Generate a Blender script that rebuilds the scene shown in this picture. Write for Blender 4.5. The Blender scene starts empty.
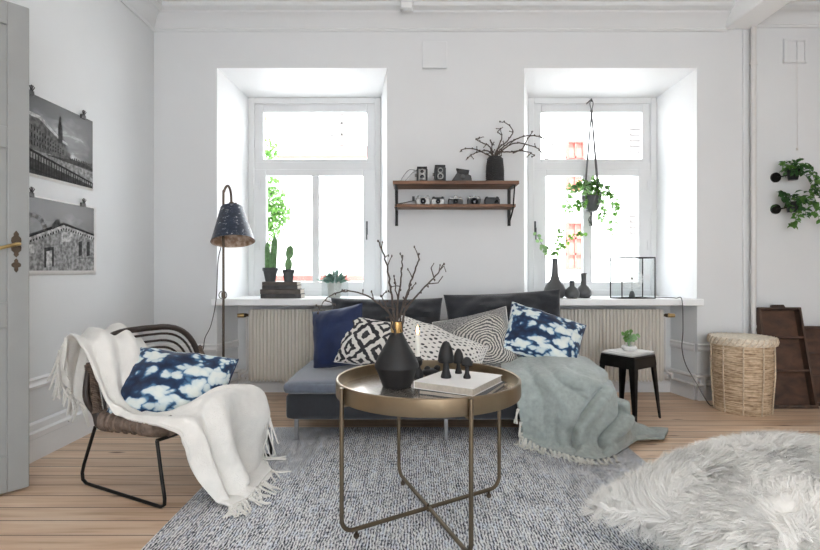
import bpy, bmesh, math, random
from mathutils import Vector, Matrix, Euler, noise
random.seed(7)
R = math.radians
SC = bpy.context.scene
COL = SC.collection
H, F, CX, CY = 1.05, 510.0, 415.0, 270.0

def W(px, py, Y):
    """point at depth Y seen at photo pixel px, py"""
    return Vector(((px-CX)/F*Y, Y, H-(py-CY)/F*Y))
def V(*a): return Vector(a)

# ------------------------------------------------------------ materials
MATS = {}
def newmat(name):
    m = bpy.data.materials.new(name); m.use_nodes = True
    n = m.node_tree.nodes; b = n['Principled BSDF']
    return m, m.node_tree, b
def N(nt, kind, **kw):
    n = nt.nodes.new(kind)
    for k, v in kw.items():
        if k.startswith('_'): setattr(n, k[1:], v)
        else: n.inputs[k.replace('_', ' ')].default_value = v
    return n
def L(nt, a, b): nt.links.new(a, b)
def ramp(nt, fac, stops, mode='LINEAR'):
    r = nt.nodes.new('ShaderNodeValToRGB'); r.color_ramp.interpolation = mode
    e = r.color_ramp.elements
    while len(e) > 1: e.remove(e[-1])
    e[0].position = stops[0][0]; e[0].color = (*stops[0][1], 1)
    for p, c in stops[1:]:
        x = e.new(p); x.color = (*c, 1)
    L(nt, fac, r.inputs[0]); return r.outputs[0]
def bump(nt, b, h, s=0.3, d=0.01):
    k = nt.nodes.new('ShaderNodeBump'); k.inputs['Strength'].default_value = s; k.inputs['Distance'].default_value = d
    L(nt, h, k.inputs['Height']); L(nt, k.outputs[0], b.inputs['Normal'])
def math_(nt, op, a, b=None):
    m = nt.nodes.new('ShaderNodeMath'); m.operation = op
    for i, x in enumerate((a, b)):
        if x is None: continue
        if isinstance(x, (int, float)): m.inputs[i].default_value = x
        else: L(nt, x, m.inputs[i])
    return m.outputs[0]
def plain(name, col, rough=.5, metal=0, var=.08, scale=12, bmp=0, bscale=60, sheen=0, **kw):
    m, nt, b = newmat(name)
    tc = nt.nodes.new('ShaderNodeTexCoord')
    nz = N(nt, 'ShaderNodeTexNoise', Scale=scale, Detail=5.0); L(nt, tc.outputs['Object'], nz.inputs['Vector'])
    c0 = tuple(max(0, x*(1-var)) for x in col); c1 = tuple(min(1, x*(1+var)) for x in col)
    L(nt, ramp(nt, nz.outputs['Fac'], [(.3, c0), (.7, c1)]), b.inputs['Base Color'])
    b.inputs['Roughness'].default_value = rough; b.inputs['Metallic'].default_value = metal
    if sheen: b.inputs['Sheen Weight'].default_value = sheen; b.inputs['Sheen Roughness'].default_value = .5
    if bmp:
        n2 = N(nt, 'ShaderNodeTexNoise', Scale=bscale, Detail=4.0); L(nt, tc.outputs['Object'], n2.inputs['Vector'])
        bump(nt, b, n2.outputs['Fac'], bmp)
    MATS[name] = m; return m
def sep(nt, out):
    s = nt.nodes.new('ShaderNodeSeparateXYZ'); L(nt, out, s.inputs[0]); return s.outputs
def mapping(nt, out, scale=(1, 1, 1), rot=(0, 0, 0)):
    m = nt.nodes.new('ShaderNodeMapping'); m.inputs['Scale'].default_value = scale; m.inputs['Rotation'].default_value = rot
    L(nt, out, m.inputs['Vector']); return m.outputs[0]
def mixc(nt, fac, a, b, mode='MIX'):
    m = nt.nodes.new('ShaderNodeMix'); m.data_type = 'RGBA'; m.blend_type = mode
    if isinstance(fac, float): m.inputs[0].default_value = fac
    else: L(nt, fac, m.inputs[0])
    for i, x in ((6, a), (7, b)):
        if isinstance(x, tuple): m.inputs[i].default_value = (*x, 1)
        else: L(nt, x, m.inputs[i])
    return m.outputs[2]

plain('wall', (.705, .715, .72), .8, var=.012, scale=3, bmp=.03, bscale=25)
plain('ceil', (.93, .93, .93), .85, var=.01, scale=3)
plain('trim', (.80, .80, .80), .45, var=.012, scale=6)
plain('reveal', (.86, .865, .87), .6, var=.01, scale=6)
plain('sash', (.72, .73, .735), .4, var=.01, scale=6)
plain('doorbacklit', (.31, .32, .315), .4, var=.03, scale=8)  # grey has the shade of the backlit door leaf painted in
plain('radiator', (.66, .62, .555), .45, var=.03, scale=5)
plain('pipe', (.68, .66, .64), .35, var=.02)
plain('brass', (.50, .36, .16), .32, 1, var=.15, scale=30)
plain('tabmetal', (.27, .215, .145), .38, 1, var=.12, scale=9, bmp=.05)
plain('tabtop', (.62, .57, .52), .22, .85, var=.06, scale=5)
plain('legmetal', (.17, .135, .095), .42, 1, var=.15, scale=9)
plain('gold', (.72, .50, .22), .25, 1, var=.08)
plain('black', (.012, .012, .013), .45, var=.2)
plain('blackmetal', (.018, .016, .015), .38, .6, var=.2)
plain('blackmatte', (.010, .010, .011), .6, var=.2, bmp=.1)
plain('camsilver', (.20, .195, .185), .35, .7, var=.1)
plain('lens', (.01, .01, .015), .08, var=.1)
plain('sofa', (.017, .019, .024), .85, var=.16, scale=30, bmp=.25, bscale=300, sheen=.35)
plain('seatlit', (.10, .118, .155), .8, var=.14, scale=30, bmp=.25, bscale=300, sheen=.5)  # sofa cloth painted paler and bluer for the window reflection on the seats
plain('velvet', (.004, .016, .07), .7, var=.3, scale=8, sheen=.2, bmp=.1)
plain('cream', (.82, .80, .755), .95, var=.04, scale=18, bmp=.5, bscale=220, sheen=.3)
plain('sage', (.36, .405, .385), .95, var=.12, scale=40, bmp=.5, bscale=260, sheen=.3)
plain('tassel', (.66, .65, .60), .95, var=.06)
plain('paper', (.78, .77, .75), .8, var=.03, scale=20)
plain('pages', (.55, .50, .43), .85, var=.1, scale=80)
plain('bookgrey', (.50, .50, .50), .6, var=.2, scale=10)
plain('bookdark', (.055, .052, .052), .55, var=.3, scale=20)
plain('bookbrown', (.085, .07, .06), .6, var=.3, scale=20)
plain('leaf', (.09, .20, .045), .5, var=.35, scale=15)
plain('leafdark', (.035, .10, .03), .45, var=.4, scale=15)
plain('leafpale', (.25, .42, .22), .5, var=.25, scale=15)
plain('cactus', (.15, .29, .12), .6, var=.3, scale=40)
plain('succulent', (.20, .36, .30), .6, var=.2, scale=30)
plain('twig', (.075, .058, .048), .8, var=.3, scale=60, bmp=.4, bscale=120)
plain('potgrey', (.07, .075, .078), .6, var=.15, scale=30)
plain('concrete', (.52, .53, .50), .8, var=.12, scale=30)
plain('vasegrey', (.075, .078, .08), .35, var=.1)
plain('white', (.80, .80, .78), .35, var=.02)
plain('wax', (.85, .82, .74), .5, var=.02)
plain('rope', (.12, .12, .125), .9, var=.2, scale=80, bmp=.5)
plain('cord', (.03, .03, .03), .5)
plain('bronze', (.10, .075, .055), .4, .8, var=.2)
plain('rattan', (.15, .108, .083), .6, var=.45, scale=40, bmp=.5, bscale=60)
plain('rattandark', (.032, .022, .018), .45, var=.3, scale=25, bmp=.3)
plain('soil', (.05, .04, .03), .95, var=.4, scale=50)
plain('facade', (.86, .86, .85), .9, var=.02)
plain('roofred', (.36, .09, .075), .8, var=.1)
plain('brickred', (.40, .16, .13), .8, var=.1)
plain('shutter', (.14, .13, .125), .8, var=.05)
plain('street', (.66, .66, .65), .9, var=.1)
plain('fur', (.88, .86, .82), .9, var=.10, scale=7, sheen=.3)
plain('furbase', (.76, .74, .70), 1, var=.1)
plain('cane', (.60, .49, .36), .55, var=.25, scale=60, bmp=.3)
plain('steel', (.30, .30, .31), .35, .8)
plain('straw', (.70, .62, .50), .6, var=.25, scale=50, bmp=.4)
plain('clip', (.03, .03, .03), .4, .3)

def translucent(name, col, f=.45):
    m = MATS[name]; nt = m.node_tree; b = nt.nodes['Principled BSDF']
    t = nt.nodes.new('ShaderNodeBsdfTranslucent'); t.inputs[0].default_value = (*col, 1)
    mx = nt.nodes.new('ShaderNodeMixShader'); mx.inputs[0].default_value = f
    L(nt, b.outputs[0], mx.inputs[1]); L(nt, t.outputs[0], mx.inputs[2]); L(nt, mx.outputs[0], nt.nodes['Material Output'].inputs[0])
translucent('leaf', (.16, .36, .07)); translucent('leafpale', (.34, .55, .22)); translucent('leafdark', (.07, .18, .04), .3); translucent('succulent', (.3, .5, .4), .3)

def mk_glass(name, tint=(1, 1, 1), refl=.06):
    m, nt, b = newmat(name); nt.nodes.remove(b)
    t = nt.nodes.new('ShaderNodeBsdfTransparent'); t.inputs[0].default_value = (*tint, 1)
    g = nt.nodes.new('ShaderNodeBsdfGlossy'); g.inputs['Roughness'].default_value = .02
    lw = nt.nodes.new('ShaderNodeLayerWeight'); lw.inputs['Blend'].default_value = .5
    fr = math_(nt, 'ADD', math_(nt, 'MULTIPLY', math_(nt, 'POWER', lw.outputs['Facing'], 4.), refl*6), .025)
    mx = nt.nodes.new('ShaderNodeMixShader'); L(nt, fr, mx.inputs[0])
    L(nt, t.outputs[0], mx.inputs[1]); L(nt, g.outputs[0], mx.inputs[2])
    L(nt, mx.outputs[0], nt.nodes['Material Output'].inputs[0]); MATS[name] = m
mk_glass('glass'); mk_glass('thinglass', (.93, .95, .95))

def mk_floor():
    m, nt, b = newmat('floorwood'); MATS['floorwood'] = m
    tc = nt.nodes.new('ShaderNodeTexCoord'); P = tc.outputs['Object']; x, y, z = sep(nt, P)
    q = math_(nt, 'DIVIDE', math_(nt, 'ADD', y, .0), .118)
    fr = math_(nt, 'FRACT', q); idx = math_(nt, 'FLOOR', q)
    wn = nt.nodes.new('ShaderNodeTexWhiteNoise'); wn.noise_dimensions = '1D'; L(nt, idx, wn.inputs['W'])
    off = math_(nt, 'MULTIPLY', wn.outputs[0], 9.)
    cb = nt.nodes.new('ShaderNodeCombineXYZ'); L(nt, math_(nt, 'ADD', x, off), cb.inputs[0]); L(nt, y, cb.inputs[1]); L(nt, off, cb.inputs[2])
    g = N(nt, 'ShaderNodeTexNoise', Scale=3.0, Detail=8.0, Distortion=.8); L(nt, mapping(nt, cb.outputs[0], (.6, 9, 1)), g.inputs['Vector'])
    col = ramp(nt, g.outputs['Fac'], [(.25, (.54, .35, .21)), (.5, (.74, .54, .38)), (.75, (.86, .70, .54))])
    kn = N(nt, 'ShaderNodeTexVoronoi', Scale=1.0); L(nt, mapping(nt, cb.outputs[0], (2.2, 8.5, 1)), kn.inputs['Vector'])
    kf = ramp(nt, kn.outputs['Distance'], [(.05, (1, 1, 1)), (.13, (0, 0, 0))])
    col = mixc(nt, kf, col, (.17, .085, .045))
    tone = ramp(nt, wn.outputs[0], [(0, (.80, .77, .75)), (1, (1.0, 1.0, 1.0))])
    col = mixc(nt, 1., col, tone, 'MULTIPLY')
    e = math_(nt, 'MINIMUM', fr, math_(nt, 'SUBTRACT', 1., fr))
    gap = math_(nt, 'LESS_THAN', e, .022)
    sx = math_(nt, 'LESS_THAN', math_(nt, 'ABSOLUTE', math_(nt, 'SUBTRACT', x, 2.72)), .005)
    gap = math_(nt, 'MAXIMUM', gap, sx)
    col = mixc(nt, gap, col, (.07, .04, .025))
    L(nt, col, b.inputs['Base Color'])
    L(nt, math_(nt, 'ADD', math_(nt, 'MULTIPLY', g.outputs['Fac'], .25), .28), b.inputs['Roughness'])
    bump(nt, b, math_(nt, 'SUBTRACT', math_(nt, 'MULTIPLY', g.outputs['Fac'], .15), gap), .35, .004)
mk_floor()

def mk_rug():
    m, nt, b = newmat('rug'); MATS['rug'] = m
    tc = nt.nodes.new('ShaderNodeTexCoord'); P = tc.outputs['Object']
    n1 = N(nt, 'ShaderNodeTexNoise', Scale=1.0, Detail=3.0, Roughness=.7); L(nt, mapping(nt, P, (150, 48, 1)), n1.inputs['Vector'])
    n2 = N(nt, 'ShaderNodeTexNoise', Scale=1.0, Detail=2.0); L(nt, mapping(nt, P, (26, 7, 1)), n2.inputs['Vector'])
    w = N(nt, 'ShaderNodeTexWave', Scale=26.0, Distortion=5.0, Detail=2.0); w.bands_direction = 'X'; L(nt, mapping(nt, P, (1, .9, 1)), w.inputs['Vector'])
    s = math_(nt, 'ADD', math_(nt, 'MULTIPLY', n1.outputs['Fac'], .75), math_(nt, 'MULTIPLY', w.outputs['Fac'], .12))
    s = math_(nt, 'ADD', s, math_(nt, 'MULTIPLY', n2.outputs['Fac'], .2))
    col = ramp(nt, s, [(.40, (.012, .014, .024)), (.465, (.11, .12, .145)), (.515, (.48, .49, .51)), (.60, (.86, .86, .86))])
    n3 = N(nt, 'ShaderNodeTexNoise', Scale=1.0, Detail=2.0); L(nt, mapping(nt, P, (60, 14, 1)), n3.inputs['Vector'])
    f = ramp(nt, n3.outputs['Fac'], [(.50, (0, 0, 0)), (.60, (.75, .75, .75))])
    col = mixc(nt, f, col, mixc(nt, 1., col, (.90, .96, 1.06), 'MULTIPLY'))
    L(nt, col, b.inputs['Base Color']); b.inputs['Roughness'].default_value = .95
    bump(nt, b, s, .9, .012)
mk_rug()

def mk_pattern(name, fn, bmp=.15):
    m, nt, b = newmat(name); MATS[name] = m
    tc = nt.nodes.new('ShaderNodeTexCoord'); col = fn(nt, tc.outputs['UV'])
    L(nt, col, b.inputs['Base Color']); b.inputs['Roughness'].default_value = .85
    b.inputs['Sheen Weight'].default_value = .2
    n2 = N(nt, 'ShaderNodeTexNoise', Scale=120.0, Detail=3.0); L(nt, tc.outputs['UV'], n2.inputs['Vector'])
    bump(nt, b, n2.outputs['Fac'], bmp)
def distort(nt, uv, sc, amt):
    n = N(nt, 'ShaderNodeTexNoise', Scale=sc, Detail=3.0); L(nt, uv, n.inputs['Vector'])
    s = nt.nodes.new('ShaderNodeVectorMath'); s.operation = 'MULTIPLY_ADD'
    L(nt, n.outputs['Color'], s.inputs[0]); s.inputs[1].default_value = (amt, amt, 0); L(nt, uv, s.inputs[2]); return s.outputs[0]
def shibori(nt, uv):
    d = distort(nt, uv, 12, .07)
    v = N(nt, 'ShaderNodeTexVoronoi', Scale=6.5, Randomness=.7); v.feature = 'SMOOTH_F1'; L(nt, mapping(nt, d, (1, 1.25, 1)), v.inputs['Vector'])
    v2 = N(nt, 'ShaderNodeTexVoronoi', Scale=17.0, Randomness=1.0); L(nt, d, v2.inputs['Vector'])
    s = math_(nt, 'ADD', v.outputs['Distance'], math_(nt, 'MULTIPLY', v2.outputs['Distance'], .45))
    return ramp(nt, s, [(.46, (.74, .78, .74)), (.64, (.58, .67, .69)), (.70, (.08, .20, .34)), (.76, (.008, .035, .10)), (.95, (.004, .012, .04))])
def ikat(nt, uv):
    d = distort(nt, uv, 11, .10); x, y, z = sep(nt, d)
    def tri(a, k, o=0.): return math_(nt, 'ABSOLUTE', math_(nt, 'SUBTRACT', math_(nt, 'FRACT', math_(nt, 'ADD', math_(nt, 'MULTIPLY', a, k), o)), .5))
    s = math_(nt, 'ADD', math_(nt, 'MULTIPLY', tri(x, 3.), 1.15), tri(y, 2.5))
    w = math_(nt, 'SINE', math_(nt, 'MULTIPLY', s, 17.))
    return ramp(nt, math_(nt, 'MULTIPLY_ADD', w, .5) if False else math_(nt, 'ADD', math_(nt, 'MULTIPLY', w, .5), .5), [(.45, (.72, .70, .66)), (.6, (.02, .02, .025))])
def dots(nt, uv):
    v = N(nt, 'ShaderNodeTexVoronoi', Scale=20.0, Randomness=.25); L(nt, mapping(nt, uv, (1, 1, 1), (0, 0, .78)), v.inputs['Vector'])
    return ramp(nt, v.outputs['Distance'], [(.24, (.03, .03, .03)), (.32, (.72, .70, .66))])
def rings(nt, uv):
    d = distort(nt, uv, 5, .10)
    s = nt.nodes.new('ShaderNodeVectorMath'); s.operation = 'SUBTRACT'; L(nt, d, s.inputs[0]); s.inputs[1].default_value = (.66, .42, 0)
    l = nt.nodes.new('ShaderNodeVectorMath'); l.operation = 'LENGTH'; L(nt, mapping(nt, s.outputs[0], (1.35, 1, 0)), l.inputs[0])
    w = math_(nt, 'SINE', math_(nt, 'MULTIPLY', l.outputs['Value'], 170.))
    n = N(nt, 'ShaderNodeTexNoise', Scale=70.0, Detail=2.0); L(nt, uv, n.inputs['Vector'])
    w = math_(nt, 'ADD', math_(nt, 'MULTIPLY', w, .25), n.outputs['Fac'])
    fine = ramp(nt, w, [(.42, (.09, .09, .092)), (.66, (.62, .60, .54))])
    out = ramp(nt, n.outputs['Fac'], [(.42, (.11, .11, .112)), (.62, (.40, .39, .37))])
    return mixc(nt, ramp(nt, l.outputs['Value'], [(.40, (0, 0, 0)), (.46, (1, 1, 1))]), fine, out)
mk_pattern('shibori', shibori); mk_pattern('ikat', ikat); mk_pattern('dots', dots); mk_pattern('rings', rings)

def mk_woods():
    for name, c0, c1, sc in (('shelfwood', (.10, .045, .022), (.26, .13, .07), (2, 30, 30)), ('cratewood', (.022, .012, .008), (.09, .048, .030), (14, 14, 3)),
                             ('crateback', (.035, .017, .010), (.115, .055, .032), (5, 5, 9))):
        m, nt, b = newmat(name); MATS[name] = m
        tc = nt.nodes.new('ShaderNodeTexCoord')
        n = N(nt, 'ShaderNodeTexNoise', Scale=1.5, Detail=7.0, Distortion=.5); L(nt, mapping(nt, tc.outputs['Object'], sc), n.inputs['Vector'])
        L(nt, ramp(nt, n.outputs['Fac'], [(.3, c0), (.7, c1)]), b.inputs['Base Color']); b.inputs['Roughness'].default_value = .6
        bump(nt, b, n.outputs['Fac'], .3, .005)
    # woven basket: horizontal split-cane bands
    m, nt, b = newmat('basket'); MATS['basket'] = m
    tc = nt.nodes.new('ShaderNodeTexCoord'); x, y, z = sep(nt, tc.outputs['Object'])
    n = N(nt, 'ShaderNodeTexNoise', Scale=1.0, Detail=4.0); L(nt, mapping(nt, tc.outputs['Object'], (9, 9, 150)), n.inputs['Vector'])
    n2 = N(nt, 'ShaderNodeTexNoise', Scale=1.0, Detail=3.0); L(nt, mapping(nt, tc.outputs['Object'], (40, 40, 60)), n2.inputs['Vector'])
    s = math_(nt, 'ADD', math_(nt, 'MULTIPLY', n.outputs['Fac'], .7), math_(nt, 'MULTIPLY', n2.outputs['Fac'], .3))
    L(nt, ramp(nt, s, [(.34, (.16, .09, .05)), (.43, (.42, .295, .18)), (.60, (.68, .53, .37))]), b.inputs['Base Color'])
    b.inputs['Roughness'].default_value = .55; bump(nt, b, s, .8, .01)
    m, nt, b = newmat('enamel'); MATS['enamel'] = m
    tc = nt.nodes.new('ShaderNodeTexCoord')
    n = N(nt, 'ShaderNodeTexNoise', Scale=1.0, Detail=6.0, Roughness=.7); L(nt, mapping(nt, tc.outputs['Object'], (34, 34, 60)), n.inputs['Vector'])
    L(nt, ramp(nt, n.outputs['Fac'], [(.42, (.008, .014, .03)), (.58, (.022, .036, .07)), (.63, (.30, .32, .34)), (.66, (.55, .55, .53))]), b.inputs['Base Color'])
    b.inputs['Roughness'].default_value = .4
    m, nt, b = newmat('shadein'); MATS['shadein'] = m
    tc = nt.nodes.new('ShaderNodeTexCoord')
    n = N(nt, 'ShaderNodeTexNoise', Scale=26.0, Detail=6.0); L(nt, tc.outputs['Object'], n.inputs['Vector'])
    L(nt, ramp(nt, n.outputs['Fac'], [(.4, (.30, .18, .11)), (.6, (.60, .48, .38))]), b.inputs['Base Color'])
    m, nt, b = newmat('knit'); MATS['knit'] = m
    tc = nt.nodes.new('ShaderNodeTexCoord')
    b.inputs['Base Color'].default_value = (.025, .025, .027, 1); b.inputs['Roughness'].default_value = .5
    # clouds of the printed photographs
    m, nt, b = newmat('printsky'); MATS['printsky'] = m
    tc = nt.nodes.new('ShaderNodeTexCoord')
    n = N(nt, 'ShaderNodeTexNoise', Scale=4.0, Detail=6.0, Distortion=.7); L(nt, mapping(nt, tc.outputs['UV'], (1.0, 1.8, 1)), n.inputs['Vector'])
    u, v, _ = sep(nt, tc.outputs['UV'])
    vig = math_(nt, 'ADD', math_(nt, 'POWER', math_(nt, 'MULTIPLY', math_(nt, 'ABSOLUTE', math_(nt, 'SUBTRACT', u, .5)), 1.9), 3.), math_(nt, 'POWER', v, 3.))
    s = math_(nt, 'SUBTRACT', n.outputs['Fac'], math_(nt, 'MULTIPLY', vig, .45))
    L(nt, ramp(nt, s, [(.18, (.008, .008, .008)), (.40, (.06, .06, .06)), (.52, (.32, .32, .32)), (.66, (.72, .72, .72))]), b.inputs['Base Color'])
    b.inputs['Roughness'].default_value = .35
    for nm, c in (('ink', .015), ('inkdark', .04), ('inkmid', .12), ('inkgrey', .26), ('inklight', .42)):
        m, nt, b = newmat(nm); MATS[nm] = m
        tc = nt.nodes.new('ShaderNodeTexCoord')
        n = N(nt, 'ShaderNodeTexNoise', Scale=45.0, Detail=5.0); L(nt, tc.outputs['Object'], n.inputs['Vector'])
        L(nt, ramp(nt, n.outputs['Fac'], [(.35, (c*.5,)*3), (.65, (c*1.5,)*3)]), b.inputs['Base Color']); b.inputs['Roughness'].default_value = .7; b.inputs['Specular IOR Level'].default_value = .15
    m, nt, b = newmat('flame'); MATS['flame'] = m
    b.inputs['Base Color'].default_value = (1, .5, .2, 1); b.inputs['Emission Color'].default_value = (1, .42, .12, 1); b.inputs['Emission Strength'].default_value = 14
mk_woods()

# ------------------------------------------------------------ mesh helper
def root_matrix(p):
    while p.parent: p = p.parent
    return Matrix.Translation(p.location) @ p.rotation_euler.to_matrix().to_4x4()
class MB:
    def __init__(s, M=None): s.v = []; s.f = []; s.m = []; s.uv = {}; s.M = M
    def add(s, vs, fs, mi=0, uvs=None):
        o = len(s.v)
        for v in vs: s.v.append((s.M @ Vector(v)) if s.M else Vector(v))
        for f in fs:
            if uvs: s.uv[len(s.f)] = [uvs[i] for i in f]
            s.f.append([i+o for i in f]); s.m.append(mi)
        return s
    def box(s, c, d, rot=None, mi=0):
        c = Vector(c); hx, hy, hz = d[0]/2, d[1]/2, d[2]/2
        vs = [Vector((x, y, z)) for x in (-hx, hx) for y in (-hy, hy) for z in (-hz, hz)]
        if rot is not None:
            Q = rot if isinstance(rot, Matrix) else Euler(rot).to_matrix()
            vs = [Q @ v for v in vs]
        return s.add([v+c for v in vs], [(0, 1, 3, 2), (4, 6, 7, 5), (0, 4, 5, 1), (2, 3, 7, 6), (0, 2, 6, 4), (1, 5, 7, 3)], mi)
    def bb(s, x0, x1, y0, y1, z0, z1, mi=0):
        return s.box(((x0+x1)/2, (y0+y1)/2, (z0+z1)/2), (x1-x0, y1-y0, z1-z0), mi=mi)
    def tube(s, pts, r, n=8, closed=False, mi=0, cap=True, flat=1.0, up=None):
        pts = [Vector(p) for p in pts]; k = len(pts)
        rs = r if isinstance(r, (list, tuple)) else [r]*k
        T = []
        for i in range(k):
            a = pts[(i-1) % k] if (closed or i > 0) else pts[i]
            b = pts[(i+1) % k] if (closed or i < k-1) else pts[i]
            t = (b-a); T.append(t.normalized() if t.length > 1e-9 else Vector((0, 0, 1)))
        u = Vector(up) if up else (Vector((0, 0, 1)) if abs(T[0].z) < .9 else Vector((1, 0, 0)))
        u = (u - T[0]*u.dot(T[0])).normalized(); vs = []
        for i in range(k):
            if i: u = (u - T[i]*u.dot(T[i])); u = u.normalized() if u.length > 1e-6 else T[i].orthogonal().normalized()
            w = T[i].cross(u)
            for j in range(n):
                a = 2*math.pi*j/n; vs.append(pts[i] + u*(math.cos(a)*rs[i]*flat) + w*(math.sin(a)*rs[i]))
        fs = []
        for i in range(k if closed else k-1):
            for j in range(n):
                a = i*n+j; b = i*n+(j+1) % n; c = ((i+1) % k)*n+(j+1) % n; d = ((i+1) % k)*n+j
                fs.append((a, b, c, d))
        if cap and not closed: fs += [tuple(reversed(range(n))), tuple(range((k-1)*n, k*n))]
        return s.add(vs, fs, mi)
    def lathe(s, prof, c=(0, 0, 0), n=32, mi=0, M=None, closed=False, wob=None):
        c = Vector(c); vs = []
        for i, (r, z) in enumerate(prof):
            for j in range(n):
                a = 2*math.pi*j/n; rr = r*(1+(wob(a, z) if wob else 0))
                p = Vector((rr*math.cos(a), rr*math.sin(a), z))
                vs.append((M @ p if M else p)+c)
        fs = []; k = len(prof)
        for i in range(k if closed else k-1):
            for j in range(n): fs.append((i*n+j, i*n+(j+1) % n, ((i+1) % k)*n+(j+1) % n, ((i+1) % k)*n+j))
        if not closed:
            fs += [tuple(reversed(range(n))), tuple(range((k-1)*n, k*n))]
        return s.add(vs, fs, mi)
    def ell(s, c, r, n=12, mi=0, M=None, nz=0, sc=6):
        c = Vector(c); rx, ry, rz = (r, r, r) if isinstance(r, (int, float)) else r
        vs = []; k = max(4, n//2+1)
        for i in range(k+1):
            t = math.pi*i/k
            for j in range(n):
                a = 2*math.pi*j/n
                p = Vector((rx*math.sin(t)*math.cos(a), ry*math.sin(t)*math.sin(a), -rz*math.cos(t)))
                if nz: p *= 1+nz*noise.noise((p+c)*sc)
                vs.append((M @ p if M else p)+c)
        fs = [(i*n+j, i*n+(j+1) % n, (i+1)*n+(j+1) % n, (i+1)*n+j) for i in range(k) for j in range(n)]
        return s.add(vs, fs, mi)
    def grid(s, P, mi=0, uv=True):
        r = len(P); c = len(P[0]); vs = [p for row in P for p in row]
        fs = [(i*c+j, i*c+j+1, (i+1)*c+j+1, (i+1)*c+j) for i in range(r-1) for j in range(c-1)]
        uvs = [(j/(c-1), i/(r-1)) for i in range(r) for j in range(c)] if uv else None
        return s.add(vs, fs, mi, uvs)
    def poly(s, pts, mi=0, uvs=None): return s.add(pts, [tuple(range(len(pts)))], mi, uvs)
    def prism(s, pts, d, mi=0):
        n = len(pts); d = Vector(d); a = [Vector(p) for p in pts]
        return s.add(a+[p+d for p in a], [tuple(reversed(range(n))), tuple(range(n, 2*n))]+[(i, (i+1) % n, (i+1) % n+n, i+n) for i in range(n)], mi)
    def leaf(s, p, d, up, ln, wd, mi=0, fold=.25):
        p = Vector(p); d = Vector(d).normalized(); up = Vector(up); w = d.cross(up)
        w = w.normalized() if w.length > 1e-5 else d.orthogonal().normalized(); nn = w.cross(d)
        a = p; b = p+d*ln*.4; t = p+d*ln - nn*ln*.15
        return s.add([a, b+w*wd*.5+nn*wd*fold, t, b-w*wd*.5+nn*wd*fold, p+d*ln*.75+w*wd*.36+nn*wd*fold*.4, p+d*ln*.75-w*wd*.36+nn*wd*fold*.4, b, p+d*ln*.75-nn*ln*.05],
                     [(0, 6, 1), (0, 3, 6), (6, 7, 4, 1), (6, 3, 5, 7), (7, 2, 4), (7, 5, 2)], mi)
    def build(s, name, mat, parent=None, bevel=0, seg=2, angle=38, solid=0, sub=0, off=0, weld=False):
        me = bpy.data.meshes.new(name)
        if parent is not None:
            I = root_matrix(parent).inverted(); vs = [I @ v for v in s.v]; loc = None
        else:
            xs = [v.x for v in s.v]; ys = [v.y for v in s.v]; zs = [v.z for v in s.v]
            loc = Vector(((min(xs)+max(xs))/2, (min(ys)+max(ys))/2, min(zs))); vs = [v-loc for v in s.v]
        me.from_pydata([tuple(v) for v in vs], [], s.f)
        for mt in (mat if isinstance(mat, (list, tuple)) else [mat]): me.materials.append(MATS[mt])
        for p, mi in zip(me.polygons, s.m): p.material_index = mi; p.use_smooth = True
        if s.uv:
            ul = me.uv_layers.new(name='UVMap')
            for fi, uvs in s.uv.items():
                p = me.polygons[fi]
                for k, li in enumerate(p.loop_indices): ul.data[li].uv = uvs[k]
        me.update()
        if weld:
            bm = bmesh.new(); bm.from_mesh(me); bmesh.ops.remove_doubles(bm, verts=bm.verts, dist=1e-5)
            bmesh.ops.recalc_face_normals(bm, faces=bm.faces); bm.to_mesh(me); bm.free()
        try: me.set_sharp_from_angle(angle=R(angle))
        except Exception: pass
        o = bpy.data.objects.new(name, me); COL.objects.link(o)
        if parent is not None: o.parent = parent
        else: o.location = loc
        if sub:
            k = o.modifiers.new('sub', 'SUBSURF'); k.levels = sub; k.render_levels = sub
        if solid:
            k = o.modifiers.new('solid', 'SOLIDIFY'); k.thickness = solid; k.offset = off
        if bevel:
            k = o.modifiers.new('bevel', 'BEVEL'); k.width = bevel; k.segments = seg; k.limit_method = 'ANGLE'; k.angle_limit = R(40)
        return o
def tag(o, label=None, cat=None, group=None, kind=None):
    if label: o['label'] = label
    if cat: o['category'] = cat
    if group: o['group'] = group
    if kind: o['kind'] = kind
    return o
def empty(name, loc, rz=0, label=None, cat=None, group=None):
    o = bpy.data.objects.new(name, None); COL.objects.link(o); o.location = loc; o.rotation_euler = (0, 0, rz); o.empty_display_size = .05
    return tag(o, label, cat, group)
def struct(o): o['kind'] = 'structure'; return o
def copy_tree(o, parent=None):
    c = o.copy(); COL.objects.link(c); c.parent = parent
    for ch in [x for x in bpy.data.objects if x.parent == o]: copy_tree(ch, c)
    return c
def catmull(P, n, closed=False):
    P = [Vector(p) for p in P]; out = []; k = len(P)
    for i in range(k if closed else k-1):
        p0 = P[(i-1) % k] if (closed or i > 0) else P[0]*2-P[1]
        p1 = P[i]; p2 = P[(i+1) % k]
        p3 = P[(i+2) % k] if (closed or i+2 < k) else p2*2-p1
        for j in range(n):
            t = j/n; out.append(.5*((2*p1)+(p2-p0)*t+(2*p0-5*p1+4*p2-p3)*t*t+(3*p1-p0-3*p2+p3)*t**3))
    if not closed: out.append(P[-1])
    return out
def cgrid(rows, nu, nv):
    """smooth surface through a coarse grid of control points"""
    a = [catmull(r, nu) for r in rows]
    cols = [catmull([a[i][j] for i in range(len(a))], nv) for j in range(len(a[0]))]
    return [[cols[j][i] for j in range(len(cols))] for i in range(len(cols[0]))]
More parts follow.
